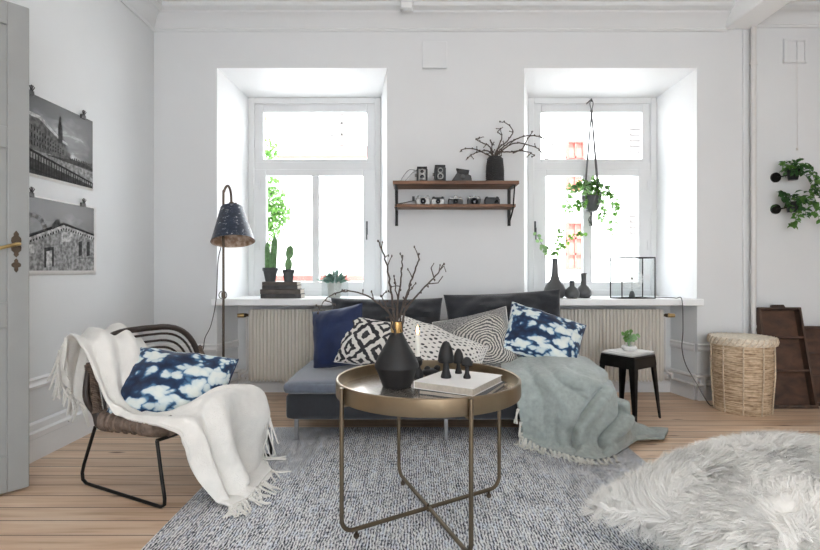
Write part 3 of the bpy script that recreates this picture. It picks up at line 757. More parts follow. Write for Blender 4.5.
def sfold(u, v, p):
    e = min(1, v*1.6)
    s = max(0., min(1., (u-.30)/.35)); d = 0
    X_ = p.x/p.y*10; Z_ = (H-p.z)/p.y*10
    for line, dep, wd, rg, side in CREASES:
        dist, sg = seg_dist(X_, Z_, line)
        d -= dep*math.exp(-(dist/wd)**2)*min(1, v*3)
        d += rg*math.exp(-((dist*sg*side-wd*2.6)/(wd*1.7))**2)*min(1, v*3)
    d += .014*e*(1-s)*math.sin(13*u+5*v)
    k1 = u-.10-.55*v; d += .022*min(1, v*3)*math.exp(-(k1/.05)**2)
    k2 = v-.30-.3*u; d += .012*math.exp(-(k2/.04)**2)*(1-s)
    d += .014*noise.noise(Vector((u*5, v*6, 2.)))+.004*noise.noise(Vector((u*22, v*22, 5.)))
    return d
P = displace(P, lambda u, v, p: -sfold(u, v, p))
for row in P:
    for p in row:
        if p.z < .024: p.z = .024+.3*max(0, p.z)*0
thr = empty('throw_blanket', (.8, 2.95, .013), 0, 'sage green woollen throw with cream tassels hanging off the right end of the sofa', 'blanket')
m = MB(); m.grid(P)
m.build('cloth', 'sage', thr, solid=.010, sub=1)
# trailing tail on the floor
rows = [[(600, 447, 2.98), (618, 446, 3.02), (636, 441, 3.08), (652, 440, 3.10), (664, 440, 3.10)],
        [(604, 437, 3.04), (620, 434, 3.08), (637, 432, 3.15), (652, 435, 3.18), (666, 437, 3.17)],
        [(612, 428, 3.12), (626, 424, 3.18), (640, 427, 3.24), (654, 431, 3.25), (668, 434, 3.24)],
        [(618, 430, 3.22), (630, 426, 3.28), (643, 428, 3.32), (656, 431, 3.32), (668, 433, 3.30)]]
P2 = cgrid([[W(*p) for p in r] for r in rows], 10, 8)
P2 = displace(P2, lambda u, v, p: .028*(1-u*.5)*math.sin(u*5+v*9)+.01*noise.noise(Vector((u*6, v*6, 9))))
for row in P2:
    for p in row: p.z = max(p.z, .024)
MB().grid(P2).build('cloth_tail', 'sage', thr, solid=.010, sub=1)
rr = random.Random(5)
def tassel(base, d, ln, r, parent, mat, strands=3, floor=.02):
    m = MB()
    for k in range(strands):
        p = Vector(base)+V(rr.uniform(-r, r), rr.uniform(-r, r), 0)*.6; pts = [p.copy()]; dd = Vector(d).normalized()
        st = V(rr.gauss(0, .30), rr.gauss(0, .30), rr.gauss(0, .1))
        for i in range(5):
            dd = (dd+st*.28+V(0, 0, -.12)).normalized(); p = p+dd*ln/5
            if p.z < floor: p.z = floor+rr.uniform(0, .004); dd.z = max(dd.z, 0)
            pts.append(p.copy())
        m.tube(catmull(pts, 2), [r*.62*(1-.25*abs(i/10-.3)) for i in range(11)], 6)
    m.ell(Vector(base)+Vector(d).normalized()*ln*.10, r*1.15, 8)
    return m.build('tassel', mat, parent)
last = P[-1]
for i in range(26):
    t = (i+.3)/26*.98; b = last[int(t*(len(last)-1))]
    d = V(-.25+.3*t+rr.uniform(-.2, .2), -.75, -.25 if b.z < .05 else -.9)
    if t > .8: continue
    tassel(b+V(0, -.005, 0), d, rr.uniform(.065, .10), .0085, thr, 'tassel', 3)
for i in range(4):
    b = P[-1-i*12][0]; tassel(b, V(-.5, -.25, -.9), .09, .0085, thr, 'tassel', 3)

# ============================================================ TRAY TABLE
TC = V(.055, 2.15, 0); TR = .385
tab = empty('tray_table', (TC.x, TC.y, .013), 0, 'round brass-coloured metal tray table standing on the rug in front of the sofa', 'table')
m = MB(); zb_, zt_ = .537, .603
m.lathe([(TR-.012, zb_+.004), (TR-.002, zb_), (TR, zb_+.004), (TR, zt_-.003), (TR-.003, zt_), (TR-.009, zt_), (TR-.012, zt_-.003), (TR-.012, zb_+.016)], TC, 96, closed=True)
m.build('tray_rim', 'tabmetal', tab)
m = MB(); m.lathe([(0.001, zb_+.002), (TR-.012, zb_+.002), (TR-.0115, zb_+.014), (.001, zb_+.014)], TC, 64); m.build('tray_top', 'tabtop', tab)
def legu(th0, th1, zbar):
    p0 = TC+V(math.cos(R(th0)), math.sin(R(th0)), 0)*(TR+.009); p1 = TC+V(math.cos(R(th1)), math.sin(R(th1)), 0)*(TR+.009)
    dd = (p1-p0).normalized(); z1 = zt_-.002; pts = [p0+V(0, 0, z1), p0+V(0, 0, .14)]
    for a in range(0, 91, 15): 
        r = .05; pts.append(p0+dd*(r-r*math.cos(R(a)))+V(0, 0, zbar+r-r*math.sin(R(a))))
    q = [p1+V(0, 0, z1), p1+V(0, 0, .14)]
    for a in range(0, 91, 15): q.append(p1-dd*(.05-.05*math.cos(R(a)))+V(0, 0, zbar+.05-.05*math.sin(R(a))))
    m = MB(); m.tube(pts+q[::-1], .0085, 12); m.build('leg_frame', 'legmetal', tab)
    for p, s in ((p0, 1), (p1, -1)):
        f = p+dd*s*.062
        k = MB(); k.lathe([(.006, zbar-.006), (.006, .030), (.011, .028), (.012, .019), (.008, .014), (.008, .013)], f, 14); k.build('foot', 'bronze', tab)
        b = MB(); b.box(p+dd*s*.03+V(0, 0, zb_-.004), (.05, .02, .008), (0, 0, math.atan2(dd.y, dd.x))); b.build('bracket', 'tabmetal', tab)
legu(-148, 32, .048); legu(-69, 110, .048)
k = MB(); k.tube([(TC.x+.0, TC.y, .034), (TC.x, TC.y, .065)], .006, 10); k.build('centre_bolt', 'bronze', tab)
ZT_ = zb_+.014

# black vase with gold neck on the tray
vc = V(-.078, 2.19, ZT_)
vs = empty('vase', vc, 0, 'matt black faceted vase with a gold neck holding bare twigs on the round table', 'vase')
m = MB(); m.lathe([(.001, 0), (.058, 0), (.062, .004), (.080, .055), (.095, .085), (.0945, .095), (.080, .13), (.045, .19), (.028, .225), (.024, .232), (.022, .232), (.022, .19), (.001, .19)], vc, 40)
m.build('body', 'blackmatte', vs, angle=25)
m = MB(); m.lathe([(.0245, .231), (.0265, .236), (.0265, .272), (.0275, .278), (.0235, .278), (.022, .232)], vc, 32, closed=True); m.build('neck', 'gold', vs)
def twig(m, pts, r0, r1, seed, kn=True):
    q = catmull(pts, 7); n = len(q); rr = random.Random(seed)
    for i in range(1, n-1): q[i] = q[i]+V(rr.gauss(0, .0016), rr.gauss(0, .0016), rr.gauss(0, .0012))
    m.tube(q, [r0+(r1-r0)*i/(n-1) for i in range(n)], 7)
    return q
br = empty('twigs', vc+V(0, 0, .2), 0, 'bare budding twigs standing in the black vase on the round table', 'twigs')
zt = 2.19
specs = [([(397, 345), (392, 300), (388, 272), (384, 255), (378, 241)], 2.20, .0055, .0028), ([(398, 345), (397, 310), (401, 278), (402.5, 256)], 2.17, .005, .0028),
         ([(399, 345), (402, 310), (410, 285), (418, 262), (419, 254)], 2.2, .005, .0028), ([(399, 345), (405, 312), (420, 292), (434, 278), (444, 264)], 2.15, .005, .0025),
         ([(396, 345), (392, 318), (378, 303), (360, 293), (340, 292), (326, 299), (318, 313)], 2.05, .0045, .0016), ([(397, 345), (398, 315), (396, 290), (394, 276)], 2.23, .004, .0024),
         ([(396, 345), (391, 320), (386, 305), (381, 296)], 2.12, .0035, .002), ([(400, 345), (404, 318), (407, 296), (412, 288)], 2.25, .004, .002)]
rr = random.Random(11)
for si, (pp, Y, r0, r1) in enumerate(specs):
    pts = [W(p[0], p[1], zt+(Y-zt)*min(1, i/2)) for i, p in enumerate(pp)]
    m = MB(); q = twig(m, pts, r0, r1, si)
    for i in range(8, len(q)-1, 4):
        d = V(rr.gauss(0, 1), rr.gauss(0, .6), rr.gauss(.8, .6)).normalized(); ln = rr.uniform(.012, .035)
        if rr.random() < .35: ln *= 1.7
        e = q[i]+d*ln; m.tube([q[i], q[i]+d*ln*.5+V(0, 0, .003), e], [.0028, .0022, .0018], 5); m.ell(e, (.0035, .0035, .006), 6)
    m.ell(q[-1], (.0045, .0045, .006), 7)
    if si == 3:
        for k, (a, b, c2) in enumerate((((428, 284), (438, 283), (443, 276)), ((434, 278), (431, 268), (434, 263)), ((440, 270), (444, 266), (446, 272)))):
            m.tube([W(*a, Y), W(*b, Y), W(*c2, Y)], [.003, .0025, .002], 5)
    m.build('twig', 'twig', br)

# books on the tray
def book(name, c, w, d, h, rz, covermat, lab, cat='book', group=None, spine='left'):
    """closed book: cover boards and spine, page block (local x = width, y = depth)"""
    M = Matrix.Translation(Vector(c)) @ Matrix.Rotation(rz, 4, 'Z')
    root = empty(name, c, 0, lab, cat, group)
    t = min(.003, h*.2)
    k = MB(M); k.bb(-w/2, w/2, -d/2, d/2, 0, t); k.bb(-w/2, w/2, -d/2, d/2, h-t, h); k.bb(-w/2, -w/2+t, -d/2, d/2, t, h-t)
    k.build('cover', covermat, root, bevel=.0008)
    k = MB(M); k.bb(-w/2+t, w/2-.004, -d/2+.004, d/2-.004, t, h-t); k.build('pages', 'pages', root)
    return root
bz = ZT_
book('book', (.200, 2.120, bz), .265, .30, .019, R(-27), 'potgrey', 'grey book underneath the other book on the round table')
book('book', (.185, 2.130, bz+.019), .265, .30, .030, R(-31), 'paper', 'thick pale book lying on top of the grey book on the round table')
bt = bz+.049
# mushrooms
def mushroom(px, py0, py1, Y, rcap, lab, tall=False):
    c = W(px, py1, Y); c.z = bt; h = (py1-py0)/F*Y
    root = empty('mushroom', c, 0, lab, 'ornament', 'black mushroom ornaments on the books')
    m = MB(); m.lathe([(.001, 0), (rcap*.62, 0), (rcap*.66, .006), (rcap*.42, h*.22), (rcap*.32, h*.42), (rcap*.38, h*.56), (.001, h*.58)], c, 24); m.build('stem', 'blackmatte', root)
    z0 = h*(.42 if tall else .60)
    m = MB(); m.lathe([(.001, z0), (rcap*.9, z0), (rcap, z0+h*.05), (rcap*.96, z0+(h-z0)*.30), (rcap*.75, z0+(h-z0)*.65), (rcap*.4, z0+(h-z0)*.92), (.001, h)], c, 24); m.build('cap', 'blackmatte', root)
mushroom(446, 337, 374, 2.13, .034, 'tallest black mushroom ornament, with an egg-shaped cap, on the books', True)
mushroom(458.5, 346, 371, 2.22, .024, 'middle black mushroom ornament between the other two on the books', True)
mushroom(467, 353, 374.5, 2.12, .024, 'smallest black mushroom ornament with a flat cap, right end of the books')
# candle
cc = V(.012, 2.36, ZT_)
ch = empty('candle_holder', cc, 0, 'small black turned candlestick behind the vase on the round table', 'candle holder')
m = MB(); m.lathe([(.001, 0), (.026, 0), (.028, .005), (.026, .03), (.014, .045), (.013, .052), (.022, .064), (.023, .085), (.015, .096), (.015, .10), (.001, .10)], cc, 24); m.build('body', 'black', ch)
cn = empty('candle', cc+V(0, 0, .10), 0, 'lit white candle burning in the black candlestick', 'candle')
m = MB(); m.lathe([(.001, .10), (.0115, .10), (.0110, .195), (.009, .20), (.001, .198)], cc, 16); m.build('wax', 'wax', cn)
m = MB(); m.tube([cc+V(0, 0, .198), cc+V(0.001, 0, .209)], .001, 5); m.build('wick', 'black', cn)
m = MB(); m.lathe([(.001, .203), (.0045, .209), (.006, .216), (.004, .228), (.0005, .242)], cc, 12); m.build('flame', 'flame', cn)
cc = V(.075, 2.37, ZT_)
m = MB(); m.ell(cc+V(0, 0, .022), (.042, .032, .022), 18, nz=.25, sc=30); m.ell(cc+V(.028, 0, .042), (.016, .014, .016), 12); m.ell(cc+V(-.018, .0, .04), (.015, .013, .013), 12, nz=.2, sc=40)
tag(m.build('ornament', 'black'), 'low black knobbly ornament right of the candlestick on the round table', 'ornament')

# ============================================================ RATTAN CHAIR
CC = V(-1.20, 2.655, 0); CA = R(-27)
MC = Matrix.Translation(CC) @ Matrix.Rotation(CA, 4, 'Z')
chair = empty('lounge_chair', CC, CA, 'low rattan lounge chair on black metal runners at the left', 'chair')
def loc(*p): return MC @ Vector(p)
hw = .33
ZS_ = .325
# metal runners
for s in (-1, 1):
    y = s*hw
    pts = [(-.215, y, ZS_-.03), (-.305, y, .10), (-.320, y, .055), (-.315, y, .022), (-.285, y, .008), (-.24, y, .008), (.24, y, .008), (.265, y, .010), (.285, y, .024), (.286, y, .05), (.27, y, .12), (.235, y, ZS_-.03)]
    zo = .013 if s > 0 else .0
    m = MB(); q = [Vector(p) for p in pts]
    m.tube([MC @ (p+V(0, 0, zo if p.z < .06 else 0)) for p in q], .008, 10); m.build('runner_leg', 'blackmetal', chair)
m = MB()
for x in (-.21, .232): m.tube([loc(x, -hw, ZS_-.03), loc(x, hw, ZS_-.03)], .008, 10)
m.build('crossbar', 'blackmetal', chair)
# seat rim of thick wrapped cane
def rrect(x0, x1, y0, y1, r, n=5):
    out = []
    for cx, cy, a0 in ((x1-r, y1-r, 0), (x0+r, y1-r, 90), (x0+r, y0+r, 180), (x1-r, y0+r, 270)):
        for i in range(n+1): a = R(a0+90*i/n); out.append((cx+r*math.cos(a), cy+r*math.sin(a)))
    return out
m = MB(); rim = [loc(x, y, ZS_+(.02 if x > .1 else 0)) for x, y in rrect(-.215, .24, -hw+.01, hw-.06, .08, 6)]
m.tube(rim, .027, 12, closed=True, flat=1.45, up=(0, 0, 1))
m.build('seat_rim', 'rattan', chair)
m = MB(); rr = random.Random(2)
rp = rrect(-.215, .24, -hw+.01, hw-.06, .08, 6)
full = catmull([loc(x, y, ZS_+(.02 if x > .1 else 0)) for x, y in rp], 6, closed=True)
nf = len(full)
for i in range(0, nf, 1):
    p = full[i]; t = (full[(i+1) % nf]-full[i-1]).normalized(); u = V(0, 0, 1); w = t.cross(u)
    ringp = [p+u*math.cos(a*math.pi/5)*.041+w*math.sin(a*math.pi/5)*.0285 for a in range(10)]
    m.tube(ringp, .0045+.002*rr.random(), 4, closed=True)
m.build('wrapping', 'rattan', chair)
m = MB()
for i in range(27):
    x = -.20+i*.0165; m.tube([loc(x, -hw+.015, ZS_), loc(x, 0, ZS_-.02), loc(x, hw-.065, ZS_)], .0085, 6)
m.build('seat_weave', 'rattan', chair)
# back: outer hoop and concentric inner hoops, leaning backwards
def backp(yy, hh):
    return loc(-.205-.27*max(0, hh), yy, ZS_+hh)
def hoop(k):
    wy = (hw-.012)-k*.038; top = .405-k*.036; pts = []
    n = 26
    for i in range(n+1):
        a = math.pi*i/n; c_ = math.cos(a); s_ = math.sin(a)
        pts.append(backp(wy*math.copysign(abs(c_)**.55, c_), top*abs(s_)**.55 if 0 < i < n else 0))
    return pts
m = MB(); m.tube(hoop(0), .0165, 12); m.build('back_frame', 'rattandark', chair)
for k in range(1, 8):
    m = MB(); m.tube(hoop(k), .0068, 8); m.build('back_hoop', 'rattandark', chair)
m = MB()
for s in (-1, 1):
    m = MB(); q = [backp(s*(hw-.010), .27), backp(s*(hw+.03), .12), loc(-.225, s*(hw-.005), ZS_+.03), loc(-.19, s*(hw-.005), ZS_-.025), loc(-.08, s*(hw-.010), ZS_-.02)]
    m.tube(catmull(q, 6), .0145, 10)
    m.build('arm_curve', 'rattandark', chair)
for s in (-1, 1):
    m = MB(); a_ = backp(s*(hw-.010), .04); b_ = backp(s*(hw-.010), .26); n = 26
    for i in range(n+1):
        p = a_.lerp(b_, i/n); t = (b_-a_).normalized(); u = t.orthogonal().normalized(); w = t.cross(u)
        m.tube([p+u*math.cos(j*math.pi/4)*.0205+w*math.sin(j*math.pi/4)*.0205 for j in range(8)], .0055, 4, closed=True)
    m.build('back_wrapping', 'rattan', chair)

# pillow on the chair
throw_pillow('throw_pillow', 'shibori', W(175, 387, 2.60), V(.96, .10, -.14), V(-.14, .62, .76), .53, .40, .22, 'blue and white tie-dyed pillow lying on the rattan chair', 31, pinch=.05, piping='velvet')

# white throw over the chair
rows = [[(58, 372, 2.70), (66, 386, 2.74), (74, 396, 2.78), (84, 404, 2.82), (94, 408, 2.86)],
        [(60, 352, 2.68), (70, 362, 2.74), (80, 368, 2.78), (92, 372, 2.82), (104, 374, 2.86)],
        [(70, 338, 2.60), (82, 334, 2.66), (96, 331, 2.74), (112, 329, 2.80), (129, 328, 2.86)],
        [(80, 345, 2.44), (94, 338, 2.51), (110, 334, 2.60), (126, 335, 2.68), (145, 341, 2.75)],
        [(89, 362, 2.40), (102, 357, 2.46), (117, 355, 2.53), (133, 356, 2.61), (152, 361, 2.69)],
        [(97, 384, 2.38), (106, 382, 2.42), (118, 381, 2.47), (131, 383, 2.53), (146, 388, 2.60)],
        [(106, 403, 2.37), (112, 402, 2.41), (120, 402, 2.46), (129, 404, 2.49), (140, 408, 2.52)],
        [(118, 414, 2.36), (126, 414, 2.38), (136, 415, 2.40), (148, 416, 2.42), (158, 416, 2.44)],
        [(149, 422, 2.25), (155, 418, 2.28), (163, 416, 2.34), (173, 412, 2.37), (184, 408, 2.40)],
        [(179, 432, 2.20), (186, 421, 2.25), (194, 409, 2.34), (206, 396, 2.42), (220, 389, 2.52)],
        [(188, 446, 2.19), (197, 430, 2.26), (210, 409, 2.34), (232, 393, 2.50), (256, 390, 2.72)],
        [(193, 462, 2.21), (203, 453, 2.27), (217, 440, 2.34), (240, 422, 2.50), (266, 412, 2.74)],
        [(202, 483, 2.215), (213, 476, 2.28), (225, 468, 2.37), (241, 452, 2.55), (263, 442, 2.79)],
        [(218, 505, 2.235), (228, 500, 2.28), (239, 493, 2.35), (249, 478, 2.53), (262, 462, 2.76)],
        [(230, 512, 2.20), (240, 507, 2.24), (252, 499, 2.32), (262, 486, 2.46), (272, 474, 2.60)]]
P = cgrid([[W(*p) for p in r] for r in rows], 14, 8)
def wfold(u, v, p):
    e = .35+.65*min(1, max(0, (v-.55)*4))
    d = .020*math.sin(u*16+2*math.sin(v*7))*e*(1 if v > .5 else 2.2)
    d += .050*math.exp(-((u-.62-.12*math.sin(v*6))/.10)**2)*max(0, min(1, (v-.66)*9))
    d += .030*math.exp(-((u-.22)/.07)**2)*max(0, min(1, (v-.62)*6))
    d += .012*noise.noise(Vector((u*5, v*14, 1.)))+.004*noise.noise(Vector((u*18, v*40, 3.)))
    return d
P = displace(P, lambda u, v, p: -wfold(u, v, p))
for row in P:
    for p in row: p.z = max(p.z, .028)
wt_ = empty('throw_blanket', (-1.05, 2.4, .013), 0, 'cream white woollen throw with long tassels draped over the rattan chair down to the rug', 'blanket')
m = MB(); m.grid(P); m.build('cloth', 'cream', wt_, solid=.013, sub=1)
rr = random.Random(8)
last = P[-1]; n = len(last)
for i in range(20):
    t = i/19; b = last[int(t*(n-1))]
    tassel(b, V(.5+rr.uniform(-.5, .3), -.5-.2*rr.random(), -.3), rr.uniform(.09, .14), .0075, wt_, 'cream', 2, floor=.022)
for i in range(8):
    b = P[-9-i*3][-1]; tassel(b+V(.0, 0, .0), V(.25, 0, -1), rr.uniform(.12, .18), .0065, wt_, 'cream', 2, floor=.022)
first = P[0]
for i in range(12):
    b = first[int(i/11*(n-1)*.75)]; tassel(b, V(rr.uniform(-.1, .1), 0, -1), rr.uniform(.09, .14), .009, wt_, 'cream', 2)
for i in range(5):
    b = P[2+i*3][0]; tassel(b, V(-.05, -.05, -1), .17, .009, wt_, 'cream', 2)

# ============================================================ FLOOR LAMP
LX, LY = -1.352, 3.60
lamp = empty('floor_lamp', (LX, LY, 0), 0, 'slim dark metal floor lamp with a worn blue enamel shade by the left window', 'lamp')
m = MB(); m.lathe([(.001, 0), (.125, 0), (.125, .008), (.115, .016), (.02, .022), (.014, .05), (.001, .05)], (LX, LY, 0), 36); m.build('base', 'bronze', lamp)
apex = zz(186, LY)
arc = [(LX, LY, .02), (LX, LY, .8), (LX, LY, zz(200, LY)), (LX+.004, LY, zz(192, LY)), (LX+.018, LY, zz(187, LY)), (LX+.034, LY, zz(186, LY)), (LX+.048, LY, zz(190, LY)), (LX+.054, LY, zz(196, LY)), (LX+.056, LY, zz(205, LY))]
m = MB(); m.tube(catmull(arc, 4), .0085, 10); m.build('pole', 'bronze', lamp)
m = MB(); zc = zz(295, LY)
m.tube([(LX+math.cos(R(a))*.028+.0, LY-.012, zc+math.sin(R(a))*.028) for a in range(0, 360, 30)], .003, 6, closed=True); m.lathe([(.014, -.02), (.014, .02)], (LX, LY, zc), 12)
m.build('clamp_ring', 'bronze', lamp)
Q = Matrix.Rotation(R(-7), 4, 'Y') @ Matrix.Rotation(R(-13), 4, 'X'); sc = V(LX+.058, LY-.0, zz(206, LY))
m = MB(); hS = .262
m.lathe([(.018, -.0), (.068, -.006), (.074, -.012), (.145, -hS+.004), (.148, -hS), (.1455, -hS), (.142, -hS+.006), (.070, -.017), (.018, -.012)], sc, 48, M=Q, closed=True)
sh_ = m.build('lamp_shade', ['enamel', 'shadein'], lamp, angle=30)
for p in sh_.data.polygons:
    if (p.index//48) in (5, 6, 7, 8): p.material_index = 1
m = MB(); m.lathe([(.012, .03), (.020, .02), (.024, 0), (.018, -.03), (.001, -.03)], sc, 16, M=Q); m.tube([sc+V(-.02, 0, .015), sc+V(.035, 0, .018)], .006, 8); m.build('socket', 'bronze', lamp)
m = MB(); m.ell(sc+(Q @ V(0, 0, -.10)), (.028, .028, .04), 16); m.build('bulb', 'white', lamp)
m = MB(); m.tube(catmull([W(221, 247, 3.62), W(218, 262, 3.66), W(216, 300, 3.72), W(211, 325, 3.74), W(205, 338, 3.8), W(203, 350, 3.9), W(198, 360, 3.95), W(196, 385, 3.95), W(200, 400, 3.9)], 6), .0032, 6)
m.ell(W(201, 353, 3.9), (.012, .012, .022), 10); m.build('power_cord', 'cord', lamp)
# ============================================================ WALL SHELF
root = empty('wall_shelf', (.33, 4.0, 1.4), 0, 'two-tier brown wooden wall shelf with black steel brackets between the windows', 'shelf')
sx0, sx1 = -.168, .788
zs = 1.700
m = MB(); m.bb(sx0, sx1, 3.855, YB-.012, zs, zs+.026); m.build('top_board', 'shelfwood', root, bevel=.002)
zl = 1.536
m = MB(); m.bb(sx0+.012, sx1-.012, 3.925, YB-.012, zl, zl+.022); m.build('lower_board', 'shelfwood', root, bevel=.002)
for x in (sx0+.02, sx1-.03):
    m = MB(); m.bb(x-.012, x+.012, YB-.014, YB-.001, 1.405, zs); m.bb(x-.010, x+.010, 3.87, YB-.006, zs-.008, zs); m.bb(x-.010, x+.010, 3.93, YB-.006, zl-.007, zl)
    m.tube([(x, 3.875, zs-.004), (x, 3.935, zl-.01), (x, YB-.01, 1.42)], .006, 8)
    m.build('bracket', 'blackmetal', root)
zt2 = zs+.026; zt1 = zl+.022
def cyl(m, c, r, ln, mi=0, n=20):   # lens barrel pointing to the viewer
    m.tube([Vector(c), Vector(c)+V(0, -ln, 0)], r, n, mi=mi)
def tlr(px, w, h, lab, strap):
    Y = 3.98; x = xx(px, Y)
    c = empty('camera', (x, Y, zt2), 0, lab, 'camera', 'old cameras on the wall shelf')
    b = MB(); b.bb(x-w/2, x+w/2, Y-.04, Y+.045, zt2, zt2+h*.86); b.build('body', 'black', c, bevel=.006)
    b = MB(); b.bb(x-w*.46, x+w*.46, Y-.035, Y+.04, zt2+h*.86, zt2+h); b.build('hood', 'blackmatte', c, bevel=.003)
    f = MB(); f.bb(x-w*.34, x+w*.34, Y-.052, Y-.04, zt2+h*.12, zt2+h*.82); f.build('front_plate', 'camsilver' if strap else 'black', c, bevel=.004)
    for zc, r in ((zt2+h*.33, w*.27), (zt2+h*.66, w*.22)):
        l = MB(); l.lathe([(r, 0), (r, .018), (r*.72, .018), (r*.72, .006), (.001, .006)], (x, Y-.050, zc), 24, M=Matrix.Rotation(R(90), 4, 'X')); lo = l.build('lens_ring', 'camsilver', c)
        g = MB(); g.ell((x, Y-.058, zc), (r*.66, .006, r*.66), 16); g.build('lens', 'lens', lo)
    k = MB(); k.tube([(x-w/2-.014, Y, zt2+h*.5), (x-w/2, Y, zt2+h*.5)], .012, 12); k.build('knob', 'camsilver', c)
    if strap:
        s_ = MB(); s_.tube(catmull([(x-w/2, Y, zt2+h*.8), (x-.10, Y+.01, zt2+h*.86), (x-.15, Y+.03, zt2+h*.45), (x-.175, Y+.02, zt2+.004)], 6), .004, 6, flat=.4)
        s_.tube(catmull([(x-w/2, Y-.01, zt2+h*.75), (x-.075, Y-.02, zt2+h*.62), (x-.11, Y-.03, zt2+h*.30), (x-.14, Y-.03, zt2+.004)], 6), .004, 6, flat=.4)
        s_.build('strap', 'cord', c)
tlr(422, .085, .125, 'twin-lens camera with a loose strap at the left end of the top shelf', True)
tlr(440, .088, .138, 'taller boxy twin-lens camera, second from left on the top shelf', False)
Y = 3.98; x = xx(461, Y)
c = empty('camera', (x, Y, zt2), 0, 'black folding camera lying tilted on the top shelf left of the knobbly vase', 'camera', 'old cameras on the wall shelf')
b = MB(); b.prism([(x-.085, Y-.04, zt2), (x+.085, Y-.04, zt2), (x+.075, Y-.04, zt2+.055), (x+.03, Y-.04, zt2+.075), (x-.035, Y-.04, zt2+.075)], (0, .08, 0)); b.build('body', 'black', c, bevel=.004)
b = MB(); b.box((x+.012, Y-.03, zt2+.082), (.09, .06, .028), (R(10), R(10), 0)); b.prism([(x-.04, Y-.035, zt2+.112), (x+.065, Y-.035, zt2+.098), (x+.045, Y-.035, zt2+.066), (x-.02, Y-.035, zt2+.068)], (0, .05, 0)); b.build('hood', 'blackmatte', c, bevel=.003)
b = MB(); cyl(b, (x+.01, Y-.04, zt2+.045), .016, .025); b.build('lens', 'potgrey', c)
# lower shelf
def cam35(px, w, h, mat, lab, lr, lx=0, top=0, strap=False, dark=False):
    Y = 4.0; x = xx(px, Y)
    c = empty('camera', (x, Y, zt1), 0, lab, 'camera', 'old cameras on the wall shelf')
    b = MB(); b.bb(x-w/2, x+w/2, Y-.022, Y+.022, zt1, zt1+h*.80); b.build('body', mat, c, bevel=.004)
    b = MB(); b.bb(x-w*.46, x+w*.46, Y-.018, Y+.018, zt1+h*.8, zt1+h); 
    if top: b.prism([(x-.022+lx, Y-.02, zt1+h*.98), (x+.022+lx, Y-.02, zt1+h*.98), (x+.012+lx, Y-.02, zt1+h+top), (x-.012+lx, Y-.02, zt1+h+top)], (0, .035, 0))
    b.build('top_plate', 'black' if dark else 'camsilver', c, bevel=.002)
    l = MB(); l.lathe([(lr, 0), (lr, .028), (lr*.8, .032), (lr*.75, .012), (.001, .012)], (x+lx, Y-.022, zt1+h*.42), 22, M=Matrix.Rotation(R(90), 4, 'X')); lo = l.build('lens_ring', 'black', c)
    g = MB(); g.ell((x+lx, Y-.040, zt1+h*.42), (lr*.72, .005, lr*.72), 14); g.build('lens', 'lens', lo)
    for dx in (-w*.33, w*.34):
        k = MB(); k.lathe([(.009, 0), (.009, .007), (.001, .007)], (x+dx, Y, zt1+h), 12); k.build('dial', 'camsilver' if not dark else 'black', c)
    if strap:
        s_ = MB(); s_.tube(catmull([(x-w/2, Y, zt1+h*.5), (x-w/2-.03, Y-.02, zt1+.03), (x-w/2-.09, Y-.03, zt1+.015), (x-.20, Y-.04, zt1+.004)], 5), .0035, 6)
        s_.box((x-w/2-.02, Y-.03, zt1+h*.72), (.02, .012, .032)); s_.build('strap', 'cord', c)
cam35(423, .11, .068, 'camsilver', 'silver camera with a dangling cord at the left end of the lower shelf', .022, strap=True)
cam35(438, .105, .060, 'camsilver', 'pale silver rangefinder camera, second from left on the lower shelf', .017, dark=True)
cam35(455.5, .115, .058, 'black', 'black camera with a bright pointed viewfinder in the middle of the lower shelf', .017, top=.016)
cam35(474, .105, .062, 'black', 'dark camera with a wide round lens, second from right on the lower shelf', .028, top=.010)
cam35(492, .118, .060, 'black', 'plain black camera at the right end of the lower shelf', .014, lx=.03, dark=True)
# knobbly vase + branches
vx, vy = xx(495, 3.98), 3.98
vs = empty('vase', (vx, vy, zt2), 0, 'black knobbly cylinder vase on the right end of the top shelf', 'vase')
m = MB(); hV = .205; m.lathe([(.001, 0), (.058, 0), (.062, .01), (.062, hV*.5), (.052, hV), (.048, hV), (.056, hV*.5), (.056, .02), (.001, .02)], (vx, vy, zt2), 32); m.build('body', 'knit', vs)
m = MB(); vv = V(vx, vy, zt2)
for k in range(13):
    z = .01+k*.0148; rad = .063 if z < .1 else .063-(z-.1)*.095
    for j in range(26): a = (j+.5*(k % 2))*2*math.pi/26; m.ell(vv+V(rad*math.cos(a), rad*math.sin(a), z), (.0095, .0095, .0075), 6)
tag(m.build('knobs', 'knit', vs), kind='stuff')
br = empty('twigs', (vx, vy, zt2+.15), 0, 'spreading bare dark twigs in the knobbly black vase on the wall shelf', 'twigs')
S = [[(494, 158), (497, 150), (508, 140), (513, 131), (506, 123), (500, 122)], [(495, 158), (500, 150), (512, 141), (526, 136), (540, 137), (552, 145), (561, 150)], [(494, 158), (498, 152), (510, 152), (524, 151), (534, 155), (532, 157)],
     [(494, 158), (505, 148), (516, 143), (528, 145), (540, 150), (545, 159)], [(494, 158), (488, 151), (478, 152), (470, 156), (466, 160)], [(494, 158), (490, 147), (481, 142), (476, 139), (484, 137)],
     [(494, 158), (484, 153), (474, 149), (464, 149), (460, 152)], [(495, 158), (499, 146), (502, 136), (498, 132), (503, 127)], [(513, 153), (522, 149), (527, 140), (533, 131)], [(494, 158), (491, 152), (492, 146), (490, 140)]]
rr = random.Random(4)
